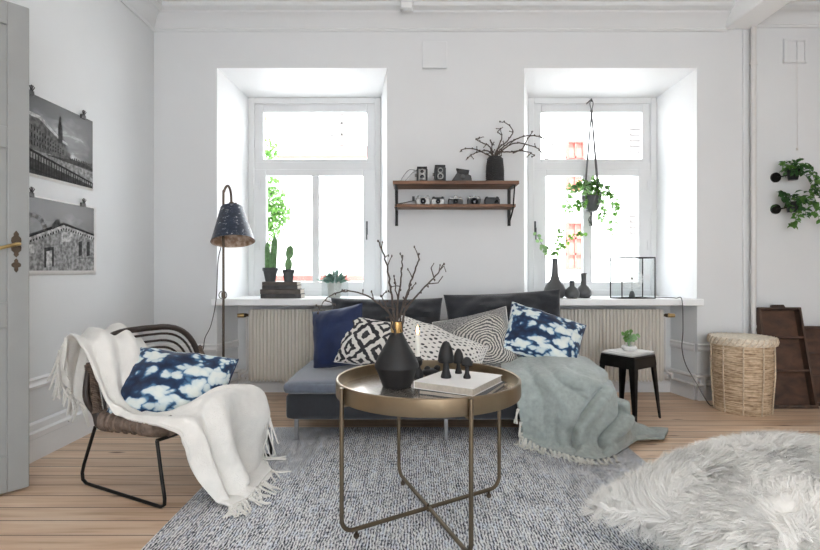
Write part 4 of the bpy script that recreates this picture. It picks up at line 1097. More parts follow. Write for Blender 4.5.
for si, pp in enumerate(S):
    yy = [vy+(-.05+.12*rr.random())*min(1, i/2) for i in range(len(pp))]
    if si in (1, 3): yy = [vy-.02*i for i in range(len(pp))]
    m = MB(); q = twig(m, [W(p[0], p[1], y) for p, y in zip(pp, yy)], .0062, .0028, si+40)
    for i in range(5, len(q), 5):
        m.ell(q[i]+V(0, 0, .003), (.0065, .0065, .0085), 6)
        if rr.random() < .5:
            d = V(rr.gauss(0, 1), rr.gauss(0, .4), rr.gauss(0, 1)).normalized()*rr.uniform(.02, .05); m.tube([q[i], q[i]+d], [.004, .0025], 5); m.ell(q[i]+d, .005, 6)
    m.build('twig', 'twig', br)

# ============================================================ WINDOW SILL, LEFT
zs_ = ZS1
def stack(px0, px1, py0, py1, Y, mat, lab, grp, d=.16, rz=0., z=None):
    x0, x1 = xx(px0, Y), xx(px1, Y); z0 = z; h = (py1-py0)/F*Y
    book('book', ((x0+x1)/2, Y+d/2, z0), d, x1-x0, h-.0012, R(90), mat, lab, 'book', grp); return z0+h
z = zs_; g = 'dark books stacked on the left window sill'
for (a, b, p0, p1, mt, lab) in ((260.5, 301, 296, 300.4, 'bookdark', 'dark book at the very bottom of the stack on the left window sill'), (260, 300.5, 291.0, 295.8, 'bookbrown', 'dark book second from the bottom of the stack on the left window sill'),
                          (262, 297.5, 287, 291, 'bookdark', 'dark book third from the bottom of the stack on the left window sill'), (262, 297, 283.5, 287, 'bookbrown', 'dark book on top of the window sill stack, beneath the two cacti')):
    z = stack(a, b, p0, p1, 4.16, mt, lab, g, z=z)
def pot(name, px, Y, z0, r0, r1, h, mat, lab, cat, rim=True):
    x = xx(px, Y); root = empty(name, (x, Y, z0), 0, lab, cat)
    m = MB(); m.lathe([(.001, 0), (r0, 0), (r1*.94, h*.76), (r1*1.04, h*.78), (r1*1.04, h), (r1*.92, h), (r1*.86, h*.8), (.001, h*.8)] if rim else [(.001, 0), (r0, 0), (r0*1.03, .004), (r1, h), (r1*.93, h), (r1*.9, h*.85), (.001, h*.85)], (x, Y, z0), 28)
    m.build('pot', mat, root); s = MB(); s.lathe([(.001, h*.8), (r1*.88, h*.8), (r1*.85, h*.87), (.001, h*.89)], (x, Y, z0), 20); s.build('soil', 'soil', root)
    return root, V(x, Y, z0+h*.85)
def ribbed(m, c, h, r, n=9, lean=(0, 0)):
    prof = []; K = 10
    for i in range(K+1):
        t = i/K; prof.append((max(.001, r*(1-.15*t)*(1-max(0, t-.75)**2*14) if t < 1 else .001), h*t))
    vs = []; N_ = n*4
    for r_, z in prof:
        for j in range(N_):
            a = 2*math.pi*j/N_; rr_ = r_*(1+.16*math.cos(a*n)); vs.append(c+V(rr_*math.cos(a)+lean[0]*z, rr_*math.sin(a)+lean[1]*z, z))
    m.add(vs, [(i*N_+j, i*N_+(j+1) % N_, (i+1)*N_+(j+1) % N_, (i+1)*N_+j) for i in range(K) for j in range(N_)])
    for i in range(1, K):
        for j in range(n):
            a = 2*math.pi*j/n; r_ = prof[i][0]*1.16; p = c+V(r_*math.cos(a)+lean[0]*prof[i][1], r_*math.sin(a), prof[i][1])
            d = V(math.cos(a), math.sin(a), .3)*.006; m.tube([p, p+d], [.0008, .0002], 3)
rt, c = pot('potted_cactus', 270.5, 4.22, z, .040, .062, .115, 'potgrey', 'tall two-column cactus in a dark grey pot on the sill books', 'cactus')
m = MB(); ribbed(m, c+V(.018, 0, 0), .285, .026, lean=(.07, 0)); m.build('column', 'cactus', rt)
m = MB(); ribbed(m, c+V(-.024, .01, 0), .235, .021, lean=(-.02, 0)); m.build('column', 'cactus', rt)
m = MB(); ribbed(m, c+V(.042, -.01, .05), .035, .011); m.build('offshoot', 'cactus', rt)
rt, c = pot('potted_cactus', 288.5, 4.22, z, .036, .050, .100, 'potgrey', 'small paddle cactus in a dark grey pot on the sill books', 'cactus')
m = MB(); m.ell(c+V(0, 0, .055), (.030, .022, .06), 16, nz=.12, sc=40); m.build('paddle', 'cactus', rt)
m = MB(); m.ell(c+V(.010, 0, .155), (.034, .013, .058), 18, nz=.08, sc=30, M=Matrix.Rotation(R(8), 3, 'Y')); m.build('paddle', 'cactus', rt)
m = MB(); rr = random.Random(6)
for _ in range(120):
    a = rr.uniform(0, 6.3); t = rr.uniform(-1, 1); k = math.sqrt(1-t*t); p = c+V(.030*k*math.cos(a), .022*k*math.sin(a), .055+.06*t); m.tube([p, p+V(math.cos(a), math.sin(a), t)*.007], [.0006, .0002], 3)
tag(m.build('spines', 'tassel', rt), kind='stuff')
# succulent under a glass cloche
rt, c = pot('potted_succulent', 334.5, 4.28, zs_, .048, .062, .135, 'concrete', 'spiky pale green succulent in a light pot under the glass bell', 'plant', rim=False)
rr = random.Random(9)
m = MB()
for _ in range(110):
    a = rr.uniform(0, 6.3); el = rr.uniform(.2, 1.4); d = V(math.cos(a)*math.cos(el), math.sin(a)*math.cos(el), math.sin(el)); ln = rr.uniform(.09, .15)
    p = c+V(rr.gauss(0, .015), rr.gauss(0, .015), 0); m.tube([p, p+d*ln*.5+V(0, 0, .004), p+d*ln], [.008, .0075, .001], 5)
m.build('leaves', 'succulent', rt)
cb = V(xx(335, 4.28), 4.28, zs_)
m = MB(); m.lathe([(.110, .002), (.110, .22), (.100, .28), (.070, .325), (.012, .342), (.012, .355), (.018, .368), (.001, .378)], cb, 40)
f = [p for p in m.f if len(p) < 20]; m.m = m.m[:len(f)]; m.f = f
tag(m.build('glass_bell', 'thinglass'), 'clear glass bell over the succulent on the left window sill', 'glass bell')

# ============================================================ WINDOW SILL, RIGHT
def bottle(px, Y, prof, lab, grp=None):
    c = V(xx(px, Y), Y, zs_); m = MB(); m.lathe(prof, c, 32); o = m.build('vase', 'vasegrey', angle=60); tag(o, lab, 'vase', grp); return c
Y = 4.22; k = 1/F*Y
def prof(pts): return [(.001, 0)]+[(r*k, h*k) for r, h in pts]+[(pts[-1][0]*k*.7, pts[-1][1]*k), (pts[-1][0]*k*.6, pts[-1][1]*k*.8)]
g = 'grey vases on the right window sill'
c1 = bottle(555, 4.22, prof([(7, 0), (10, 2.5), (11.2, 7), (9, 13), (5, 18), (3.3, 24), (2.8, 38), (3.2, 39.5)]), 'tall grey long-necked vase on the right window sill holding eucalyptus', g)
c2 = bottle(572, 4.17, prof([(4.5, 0), (7, 2), (7.3, 6), (5.5, 9.5), (2.4, 12), (2.3, 16), (3.2, 17.5)]), 'smallest grey vase, standing between the two bigger ones on the right window sill', g)
c3 = bottle(583.5, 4.26, prof([(5.5, 0), (8, 3), (8.0, 7), (5.5, 11), (3, 13), (2.6, 17), (2.7, 23), (3.4, 25)]), 'middle-sized grey vase right of the smallest one on the right window sill', g)
eu = empty('eucalyptus', c1+V(0, 0, .3), 0, 'eucalyptus stems with round green leaves in the tall grey sill vase', 'plant')
rr = random.Random(12)
for pp, lm in (([(554, 262), (556, 248), (560, 238), (561, 227)], 'leaf'), ([(554, 262), (560, 250), (568, 240), (577, 234), (583, 234)], 'leaf'), ([(554, 262), (550, 252), (544, 247), (540, 241), (537, 235)], 'leafpale'), ([(554, 262), (548, 254), (543, 250)], 'leafpale'), ([(554, 262), (557, 252), (562, 246)], 'leaf')):
    m = MB(); q = catmull([W(p[0], p[1], 4.22+rr.uniform(-.04, .04)*min(1, i)) for i, p in enumerate(pp)], 5); m.tube(q, .0022, 5); m2 = MB()
    for i in range(4, len(q), 1):
        for s in (-1, 1):
            if rr.random() < .38: continue
            nrm = V(rr.gauss(0, .4), -1, rr.gauss(0, .4)).normalized(); side = V(rr.gauss(0, .3)+s, 0, rr.gauss(.2, .5)).normalized(); r = rr.uniform(.010, .017)
            cc_ = q[i]+side*(r+.004); a1 = nrm.orthogonal().normalized(); a2 = nrm.cross(a1)
            m2.poly([cc_+a1*r*math.cos(a*math.pi/5)+a2*r*math.sin(a*math.pi/5)+nrm*.004*math.cos(a*1.3) for a in range(10)])
    st = m.build('stem', 'twig', eu); m2.build('leaves', lm, eu)
# black wire terrarium with a dandelion
def terr():
    x0, x1 = xx(610, 4.2), xx(650.5, 4.2); y0, y1, y2 = 4.10, 4.28, 4.16
    z0, z1 = zs_+.004, zs_+.332
    rt = empty('terrarium', ((x0+x1)/2, 4.2, zs_), 0, 'black wire framed glass box with a seed head inside on the right sill', 'terrarium')
    b = [V(x0, 4.19, 0), V(xx(622, 4.09), 4.09, 0), V(x1+.0, 4.12, 0), V(x1-.02, 4.30, 0)]
    m = MB()
    for z in (z0, z1):
        for i in range(4): m.tube([b[i]+V(0, 0, z), b[(i+1) % 4]+V(0, 0, z)], .0052, 6)
    for i in range(4): m.tube([b[i]+V(0, 0, z0), b[i]+V(0, 0, z1)], .0052, 6)
    m.box(b[0]+V(-.012, -.01, z1-.02), (.04, .006, .008))
    fr = m.build('frame', 'blackmetal', rt)
    for i in range(4):
        g = MB(); g.poly([b[i]+V(0, 0, z0), b[(i+1) % 4]+V(0, 0, z0), b[(i+1) % 4]+V(0, 0, z1), b[i]+V(0, 0, z1)]); g.build('pane', 'thinglass', rt)
    c = V(xx(632, 4.2), 4.2, zs_+.16)
    s = empty('seed_head', (c.x, c.y, zs_), 0, 'large fluffy white seed head standing inside the wire framed glass box', 'seed head')
    m = MB(); rr = random.Random(3)
    for _ in range(260):
        d = V(rr.gauss(0, 1), rr.gauss(0, 1), rr.gauss(0, 1)).normalized(); R_ = .085; m.tube([c+d*.012, c+d*R_*.93], [.0004, .0004], 3)
        o1 = d.orthogonal().normalized(); o2 = d.cross(o1)
        for k_ in range(5):
            e = (o1*math.cos(k_*1.257)+o2*math.sin(k_*1.257)); m.tube([c+d*R_*.93, c+d*R_+e*.012], [.0004, .0003], 3)
    tag(m.build('seeds', 'white', s), kind='stuff')
    m = MB(); m.tube([c+V(0, 0, -.0), V(c.x, c.y, zs_+.055)], .0022, 5); m.ell(c, .012, 8); m.build('stem', 'twig', s)
    m = MB(); m.lathe([(.001, 0), (.022, 0), (.024, .02), (.017, .045), (.010, .055), (.001, .056)], (c.x, c.y, zs_+.004), 16); m.build('stand', 'potgrey', s)
terr()
m = MB(); m.tube(catmull([(xx(655, 4.25), 4.25, zs_+.004), (xx(668, 4.15), 4.15, zs_+.008), (xx(676, 4.06), 4.06, zs_+.008), W(682, 300, 4.035), W(683, 330, 4.03), W(682, 348, 4.03), W(686, 365, 4.02), W(697, 384, 3.97), V(xx(709, 3.92), 3.92, .02), V(xx(718, 3.93), 3.96, .006), V(xx(724, 4.0), 4.04, .006)], 7), .0035, 6)
tag(m.build('power_cord', 'cord'), 'thin black cord hanging from the right window sill to the floor by the wicker basket', 'cord')

# hanging macrame planter in the right window
px, Y = 591.5, 4.46; x = xx(px, Y)
hp = empty('hanging_planter', (x, Y, zz(98, Y)), 0, 'grey rope planter with a trailing green vine hanging in front of the right window', 'hanging plant')
pc = V(x, Y, zz(203, Y))
m = MB(); m.tube([(x, YW+.01, zz(99, Y)), (x, Y, zz(99, Y)), (x, Y-.01, zz(102, Y))], .005, 6); m.build('hook', 'blackmetal', hp)
m = MB()
top = V(x, Y, zz(99, Y)); kn = V(x, Y, zz(111, Y)); m.tube(catmull([top, top+V(.014, 0, -.04), kn], 5), .004, 6); m.tube(catmull([top, top+V(-.014, 0, -.04), kn], 5), .004, 6); m.ell(kn, (.012, .012, .02), 8)
for a in range(4):
    an = a*math.pi/2+.5; e = pc+V(.075*math.cos(an), .075*math.sin(an), .13); b1 = pc+V(.083*math.cos(an+.4), .083*math.sin(an+.4), .05); b2 = pc+V(.083*math.cos(an-.4), .083*math.sin(an-.4), .05); bt_ = pc+V(0, 0, -.09)
    m.tube([kn, e], .0075, 6); m.ell(e, .009, 6); m.tube(catmull([e, b1, pc+V(.055*math.cos(an+.8), .055*math.sin(an+.8), -.04), bt_], 4), .004, 6); m.tube(catmull([e, b2, pc+V(.055*math.cos(an-.8), .055*math.sin(an-.8), -.04), bt_], 4), .004, 6)
m.ell(pc+V(0, 0, -.095), (.013, .013, .018), 8)
for k_ in range(10): m.tube(catmull([pc+V(0, 0, -.10), pc+V(rr.gauss(0, .014), rr.gauss(0, .014), -.15), pc+V(rr.gauss(0, .008), rr.gauss(0, .008), -.20)], 3), .0025, 5)
m.build('rope', 'rope', hp)
m = MB(); m.lathe([(.001, -.075), (.045, -.072), (.068, -.03), (.078, .02), (.078, .06), (.07, .06), (.068, .03), (.001, .03)], pc, 28); m.build('pot', 'potgrey', hp)
def vine(pts, root, seed, mat='leaf', n=5, lw=(.030, .022), dens=1.):
    rr = random.Random(seed); q = catmull(pts, n); m = MB(); m.tube(q, .0018, 5); m.build('stem', mat, root); m = MB()
    for i in range(1, len(q)):
        for _ in range(2 if rr.random() < dens else 1):
            d = V(rr.gauss(0, 1), rr.gauss(-.5, .5), rr.gauss(-.5, .5)).normalized(); k_ = rr.uniform(.75, 1.3); m.leaf(q[i], d, V(0, -.4, 1)+V(rr.gauss(0, .5), rr.gauss(0, .5), 0), lw[0]*k_, lw[1]*k_)
    m.build('leaves', mat, root)
for i, pp in enumerate(([(590, 190), (582, 184), (573, 186), (568, 196), (566, 204), (573, 212)], [(592, 190), (602, 184), (610, 192), (615, 202), (614, 212)], [(592, 195), (602, 200), (601, 212), (602, 220)], [(590, 192), (586, 200), (579, 206), (576, 200)], [(591, 188), (596, 180), (604, 186), (607, 196)], [(590, 188), (584, 180), (578, 184), (571, 191)], [(592, 190), (611, 196), (612, 220), (611, 232)], [(591, 188), (592, 181), (597, 186), (598, 194)], [(591, 188), (588, 182), (584, 188), (585, 196)])):
    vine([W(p[0], p[1], Y-.02-.03*(j % 3)) for j, p in enumerate(pp)], hp, 50+i, 'leaf' if i % 2 else 'leafpale', 4, (.052, .038))

# ============================================================ WALL PLANTERS (far right)
def wallplanter(px, py, pots, lab, vines, seed):
    Y = 4.02; c = W(px, py, Y)
    rt = empty('wall_planter', (c.x, YB, c.z), 0, lab, 'wall planter')
    dk = W(779.5, py+1.5, 4.07)
    m = MB(); m.lathe([(.001, 0), (.040, 0), (.040, .014), (.036, .018), (.001, .018)], V(dk.x, YB, dk.z), 28, M=Matrix.Rotation(R(90), 4, 'X')); m.build('disc', 'blackmetal', rt)
    m = MB(); m.tube([(dk.x, YB-.015, dk.z), (dk.x+.02, YB-.05, dk.z), (c.x-.04, Y, dk.z+.002)], .005, 8); m.build('arm', 'blackmetal', rt)
    m = MB(); m.lathe([(.001, -.040), (.036, -.040), (.050, .040), (.045, .040), (.040, .02), (.001, .02)], c, 6); m.build('pot', 'black', rt, bevel=.002)
    rr = random.Random(seed); m = MB()
    for _ in range(70):
        d = V(rr.gauss(.15, .55), rr.gauss(-.2, .5), rr.uniform(-.35, .9)); p = c+V(0, 0, .035)+d*rr.uniform(.02, .085)
        m.leaf(p, (d.x+rr.gauss(0, .4), d.y, d.z-.5), (rr.gauss(0, .3), -.5, 1), rr.uniform(.04, .065), rr.uniform(.026, .038))
    m.build('foliage', 'leafdark', rt)
    for i, pp in enumerate(vines): vine([W(p[0], p[1], Y-.03) for p in pp], rt, seed+i, 'leafdark' if i % 2 else 'leaf', 4, (.048, .034), .5)
wallplanter(793, 175, 1, 'upper small black wall planter with a leafy vine, at the right edge of the wall', [[(795, 168), (803, 163), (811, 172), (815, 183), (814, 195), (818, 208)], [(795, 170), (806, 176), (813, 188), (820, 196), (826, 206)], [(793, 168), (786, 165), (782, 168)], [(794, 167), (808, 166), (818, 178), (822, 190)]], 60)
wallplanter(792, 207, 1, 'lower small black wall planter with bushy leaves, below the other one', [[(793, 200), (803, 198), (811, 203), (816, 210), (820, 222)], [(790, 200), (784, 195), (778, 192)], [(793, 205), (797, 214), (795, 221), (792, 226)], [(794, 202), (804, 208), (806, 216)]], 80)

# ============================================================ STOOL
sc_ = V(1.525, 3.655, 0); sa = math.atan2(.165, .237)
st = empty('stool', sc_, sa, 'black metal stool with splayed legs beside the sofa, magazines on it', 'stool')
MS = Matrix.Translation(sc_) @ Matrix.Rotation(sa, 4, 'Z')
m = MB(MS); hs = .132; hf = .158; zt3 = .452
m.bb(-hs, hs, -hs, hs, zt3-.012, zt3); m.build('seat', 'blackmetal', st, bevel=.006, seg=3)
m = MB(MS)
for i in range(4):
    a = Matrix.Rotation(i*math.pi/2, 4, 'Z')
    m.add([a @ Vector(p) for p in [(-hs+.004, -hs, zt3-.01), (hs-.004, -hs, zt3-.01), (hs+.004, -hs-.006, zt3-.075), (hs-.03, -hs-.006, zt3-.085), (-hs+.03, -hs-.006, zt3-.085), (-hs-.004, -hs-.006, zt3-.075),
           (-hs+.004, -hs+.004, zt3-.01), (hs-.004, -hs+.004, zt3-.01), (hs+.004, -hs-.002, zt3-.075), (hs-.03, -hs-.002, zt3-.085), (-hs+.03, -hs-.002, zt3-.085), (-hs-.004, -hs-.002, zt3-.075)]],
          [(0, 1, 2, 3, 4, 5), (11, 10, 9, 8, 7, 6), (0, 5, 11, 6), (5, 4, 10, 11), (4, 3, 9, 10), (3, 2, 8, 9), (2, 1, 7, 8), (1, 0, 6, 7)])
m.build('apron', 'blackmetal', st)
for sx, sy in ((1, 1), (1, -1), (-1, 1), (-1, -1)):
    m = MB(MS); t = V(sx*hs, sy*hs, zt3-.02); b = V(sx*hf, sy*hf, 0.0)
    w0, w1 = .048, .018
    # folded angle-section leg, open towards the inside
    def L_sec(p, w): return [p, p+V(-sx*w, 0, 0), p+V(-sx*w, -sy*.003, 0), p+V(-sx*.003, -sy*.003, 0), p+V(-sx*.003, -sy*w, 0), p+V(0, -sy*w, 0)]
    vs = L_sec(t, w0)+L_sec(t.lerp(b, .8), w1+.006)+L_sec(b, w1); fs = []
    for k_ in range(2):
        for j in range(6): fs.append((k_*6+j, k_*6+(j+1) % 6, (k_+1)*6+(j+1) % 6, (k_+1)*6+j))
    fs += [tuple(range(6)), tuple(range(12, 18))]
    m.add(vs, fs); m.build('leg', 'blackmetal', st)
mz = zt3
for i, (dx, dy, rz, w, d, h, mt, lab) in enumerate(((.0, 0, 0, .27, .235, .008, 'bookgrey', 'lowest magazine, grey-edged, of the three on the black stool'), (-.004, .005, .06, .265, .23, .007, 'paper', 'middle magazine of the three on the black stool'), (.006, -.004, -.05, .26, .225, .006, 'paper', 'topmost white magazine on the black stool, beneath the little bowl'))):
    M = MS @ Matrix.Translation((dx, dy, mz)) @ Matrix.Rotation(rz, 4, 'Z'); o = MB(M).bb(-w/2, w/2, -d/2, d/2, 0, h-.0005).build('magazine', mt, bevel=.001); tag(o, lab, 'magazine', 'magazines on the stool'); mz += h
c = V(sc_.x-.0, sc_.y-.02, mz); c.x = xx(629, c.y)
m = MB(); m.lathe([(.001, 0), (.036, 0), (.050, .014), (.053, .026), (.047, .038), (.043, .038), (.046, .026), (.001, .010)], c, 28); tag(m.build('bowl', 'white'), 'small round white bowl on the magazines on the stool', 'bowl')
gv = empty('glass_vase', c+V(0, 0, .012), 0, 'tiny clear glass vase with green sprigs standing in the white bowl', 'vase')
m = MB(); m.lathe([(.001, .012), (.017, .012), (.020, .03), (.014, .055), (.021, .085), (.019, .085), (.012, .055), (.018, .03), (.001, .014)], c, 20); m.build('glass', 'thinglass', gv)
rr = random.Random(77)
for dx, dz in ((-.035, .13), (.0, .14), (.05, .115), (.02, .10), (-.02, .115)):
    m = MB(); q = catmull([c+V(0, 0, .02), c+V(dx*.3, 0, .07), c+V(dx, rr.uniform(-.03, .0), dz)], 4); m.tube(q, .0014, 5); m.build('stem', 'leafpale', gv); m = MB()
    for i in range(3, len(q)):
        for s in (-1, 1):
            nrm = V(rr.gauss(0, .4), -1, rr.gauss(0, .3)).normalized(); r = rr.uniform(.008, .014); cc_ = q[i]+V(s*r, 0, rr.gauss(0, .006)); a1 = nrm.orthogonal().normalized(); a2 = nrm.cross(a1)
            if q[i].z > c.z+.07: m.poly([cc_+a1*r*math.cos(a*math.pi/4)+a2*r*math.sin(a*math.pi/4) for a in range(8)])
    if m.v: m.build('leaves', 'leafpale' if dx > .01 else 'leaf', gv)

# ============================================================ WICKER BASKET
bc = V(2.455, 3.83, 0); bh = .555
bk = empty('wicker_basket', bc, 0, 'tall round wicker laundry basket with a pale lid right of the window', 'basket')
m = MB(); n = 40; prof_ = [(.001, .0), (.186, .0)]
for i in range(n+1): prof_.append((.186+.018*math.sin(i/n*math.pi*.6)+.004*math.sin(i*2.4)+.0015*math.sin(i*7), .006+i/n*(bh-.035)))
prof_ += [(.001, bh-.03)]
m.lathe(prof_, bc, 96, wob=lambda a, z: .004*math.sin(a*40)*math.sin(z*260)+.008*math.sin(a*3+.5)); m.build('body', 'basket', bk, angle=80)
for k_ in range(10):
    a = k_*math.pi/5+math.radians(-84); m = MB(); m.tube([bc+V(math.cos(a)*.192, math.sin(a)*.192, .004), bc+V(math.cos(a)*.211, math.sin(a)*.211, bh*.5), bc+V(math.cos(a)*.208, math.sin(a)*.208, bh-.035)], .005, 8); m.build('rib', 'cane', bk)
m = MB(); m.lathe([(.206, bh-.058), (.219, bh-.055), (.225, bh-.03), (.219, bh-.004), (.206, bh), (.001, bh+.004), (.001, bh-.05)], bc, 64, wob=lambda a, z: .004*math.sin(a*50)); m.build('lid', 'straw', bk)
m = MB()
for k_ in range(34):
    a0 = k_*2*math.pi/34; m.tube([bc+V(math.cos(a0)*.221, math.sin(a0)*.221, bh-.055), bc+V(math.cos(a0+.12)*.228, math.sin(a0+.12)*.228, bh-.03), bc+V(math.cos(a0+.2)*.218, math.sin(a0+.2)*.218, bh)], .004, 5)
m.build('lid_binding', 'cane', bk)

# ============================================================ WOODEN TRAYS
def crate(x0, x1, h, yb, yt, nd, lab, handle, dep=.065):
    cx = (x0+x1)/2; w = x1-x0; tilt = math.asin(min(.5, (yt-yb)/h))
    Mx = Matrix.Translation((cx, yb, .001)) @ Matrix.Rotation(-tilt, 4, 'X')
    rt = empty('wooden_tray', (cx, yb, 0), 0, lab, 'tray')
    # local: x across, z up along the tray, y = depth (open side at y=0, back at y=dep)
    m = MB(Mx); t = .018; m.bb(-w/2, -w/2+t, 0, dep, 0, h); m.bb(w/2-t, w/2, 0, dep, 0, h); m.bb(-w/2, w/2, 0, dep, h-t, h); m.bb(-w/2, w/2, -.006, dep, 0, t*1.4)
    m.build('frame', 'cratewood', rt, bevel=.002)
    m = MB(Mx); m.bb(-w/2+t, w/2-t, dep-.008, dep, t, h-t); m.build('back_panel', 'crateback', rt)
    for d_ in nd: m = MB(Mx); m.bb(-w/2+t, w/2-t, .004, dep-.006, h*d_-.008, h*d_+.008); m.build('divider', 'crateback', rt, bevel=.001)
    if handle: m = MB(Mx); m.prism([(-.055, .01, h), (.055, .01, h), (.045, .01, h+.022), (-.045, .01, h+.022)], (0, .03, 0)); m.build('handle', 'cratewood', rt, bevel=.003)
    return rt
crate(2.715, 3.055, .775, 3.86, 4.035, (.365, .695), 'taller dark brown wooden tray with three compartments leaning on the wall by the basket', True)
crate(3.065, 3.48, .615, 3.93, 4.04, (.36, .66), 'lower dark brown wooden tray leaning on the wall at the right edge', False)

# ============================================================ PRINTS ON THE LEFT WALL
def poster(name, ya, yb, za, zb_, border, lab, cat):
    x = XL+.004; rt = empty(name, (XL, (ya+yb)/2, za), 0, lab, cat)
    def P3(u, v, d=0): return V(x+d+.010*math.sin(u*3.1)*0, ya+(yb-ya)*u, za+(zb_-za)*v)
    n = 12; g = [[P3(i/n, j/n) for i in range(n+1)] for j in range(n+1)]
    m = MB(); m.grid(g); m.build('paper', 'paper', rt, solid=.0012)
    bl, brr, bb_, bt2 = border
    def Q(u, v, d=.0015): return P3(bl+u*(1-bl-brr), bb_+v*(1-bb_-bt2), d)
    return rt, Q
def flat(m, Q, pts, mi, d): m.poly([Q(u, v, d) for u, v in pts], mi)
INK = ['printsky', 'ink', 'inkdark', 'inkmid', 'inkgrey', 'inklight']
# upper: harbour front with a tower
rt, Q = poster('photo_print', 2.72, 3.33, 1.565, 2.02, (.0, .0, .035, .0), 'black and white photo print of a waterfront with a tower, upper on left wall', 'print')
m = MB(); m.poly([Q(0, 0), Q(1, 0), Q(1, 1), Q(0, 1)], 0, [(0, 0), (1, 0), (1, 1), (0, 1)])
flat(m, Q, [(0, .0), (1, 0), (1, .24), (.55, .28), (0, .34)], 4, .0018)                       # water
flat(m, Q, [(.3, .29), (.62, .27), (1, .26), (1, .30), (.9, .33), (.62, .34)], 2, .0020)     # far shore
flat(m, Q, [(0, .30), (.55, .31), (.62, .33), (.60, .50), (.50, .53), (.30, .66), (.22, .72), (.12, .72), (0, .80)], 3, .0022)
flat(m, Q, [(0, .78), (.12, .72), (.22, .72), (.50, .53), (.60, .50), (.60, .535), (.5, .565), (.24, .76), (.10, .77), (0, .84)], 5, .0024)
for r_ in range(3):
    for k_ in range(16):
        u = .02+k_*.034; top = .72-.30*max(0, u-.1)/.5; v = .36+r_*(top-.38)/3.3; hh = (top-.38)/6
        flat(m, Q, [(u, v), (u+.014, v-.001), (u+.014, v+hh), (u, v+hh)], 1, .0026)
flat(m, Q, [(.47, .5), (.53, .5), (.53, .74), (.515, .76), (.51, .84), (.50, .88), (.49, .84), (.485, .76), (.47, .74)], 2, .0026)
for r_ in range(14): flat(m, Q, [(.62+r_*.027, .33), (.635+r_*.027, .33), (.635+r_*.027, .36+.02*math.sin(r_*5)), (.62+r_*.027, .36)], 1, .0024)
flat(m, Q, [(0, 0), (1, 0), (1, .03), (0, .22)], 2, .0024)                                       # quay in front
for k_ in range(30):                                                                          # railing
    u = k_*.034; t0 = .30-.24*u; flat(m, Q, [(u, max(.004, t0-.24+.05*u)), (u+.013, max(.004, t0-.24+.05*u)), (u+.013, t0), (u, t0)], 1, .0028)
flat(m, Q, [(0, .30), (1, .06), (1, .085), (0, .335)], 1, .0030); flat(m, Q, [(0, .06), (.6, 0), (.7, 0), (0, .09)], 1, .0030)
m.build('picture', INK, rt)
ROOTS = [rt]
# lower: ornate pediment looking up
rt, Q = poster('photo_print', 2.70, 3.37, 1.02, 1.462, (.0, .04, .06, .02), 'black and white photo print of an ornate stone gable, lower on left wall', 'print')
m = MB(); m.poly([Q(0, 0), Q(1, 0), Q(1, 1), Q(0, 1)], 0, [(0, .3), (1, .3), (1, 1), (0, 1)])
flat(m, Q, [(0, 0), (1, 0), (1, .50), (.55, .62), (0, .32)], 4, .0018)
flat(m, Q, [(0, .30), (.55, .60), (1, .49), (1, .56), (.55, .68), (0, .40)], 5, .0020)
flat(m, Q, [(0, .38), (.55, .67), (1, .555), (1, .585), (.55, .705), (0, .43)], 1, .0022)
for k_ in range(30):
    u = k_*.034; v = .34+.52*u*1.0 if u < .55 else .63-.24*(u-.55); flat(m, Q, [(u, v-.03), (u+.015, v-.025), (u+.015, v+.01), (u, v)], 1, .0024)
arcp = [(.16+.18*math.cos(a), .56+.22*math.sin(a)) for a in [math.pi*i/14 for i in range(15)]]
for i in range(14):
    (a0, b0), (a1, b1) = arcp[i], arcp[i+1]
    flat(m, Q, [(a0, b0), (a1, b1), (.17+(a1-.17)*.72, .56+(b1-.56)*.72), (.17+(a0-.17)*.72, .56+(b0-.56)*.72)], 3 if i % 2 else 4, .0022)
flat(m, Q, [(.40, .58), (.50, .66), (.50, .76), (.44, .72), (.40, .66)], 2, .0024)
for (u0, v0, w_, h_, mi) in ((.30, .04, .12, .30, 2), (.325, .04, .07, .25, 5), (.08, .22, .10, .14, 5), (.10, .25, .06, .07, 2), (.52, .42, .16, .16, 5), (.55, .45, .04, .08, 2), (.62, .45, .04, .08, 2), (.76, .22, .05, .24, 2), (.88, .22, .05, .24, 2), (.74, .18, .22, .03, 3)):
    flat(m, Q, [(u0, v0), (u0+w_, v0+.02), (u0+w_, v0+h_), (u0, v0+h_-.02)], mi, .0026+.0001*mi)
m.build('picture', INK, rt)
ROOTS.append(rt)
for (yy, z_, lab) in ((3.23, 2.02, 'bulldog clip at the upper right corner of the upper photo print'), (2.79, 2.02, 'bulldog clip at the upper left of the upper photo print, by the door edge'), (3.23, 1.462, 'bulldog clip at the upper right corner of the lower photo print'), (2.79, 1.462, 'bulldog clip at the upper left of the lower photo print, by the door edge')):
    rt = empty('bulldog_clip', (XL, yy, z_), 0, lab, 'clip', 'clips holding the photo prints')
    m = MB(); m.prism([(XL+.001, yy-.024, z_-.012), (XL+.001, yy+.024, z_-.012), (XL+.001, yy+.020, z_+.014), (XL+.001, yy-.020, z_+.014)], (.012, 0, 0)); m.build('jaw', 'clip', rt, bevel=.002)
    m = MB()
    for s in (-1, 1): m.tube([(XL+.012, yy+s*.004, z_+.008), (XL+.016, yy+s*.018, z_+.034), (XL+.016, yy+s*.006, z_+.040), (XL+.012, yy+s*.002, z_+.012)], .0025, 6)
    m.build('wire_loop', 'clip', rt)
    tk = MB(); tk.ell((XL+.012, yy, z_+.04), .005, 8); tk.build('nail', 'camsilver', rt)

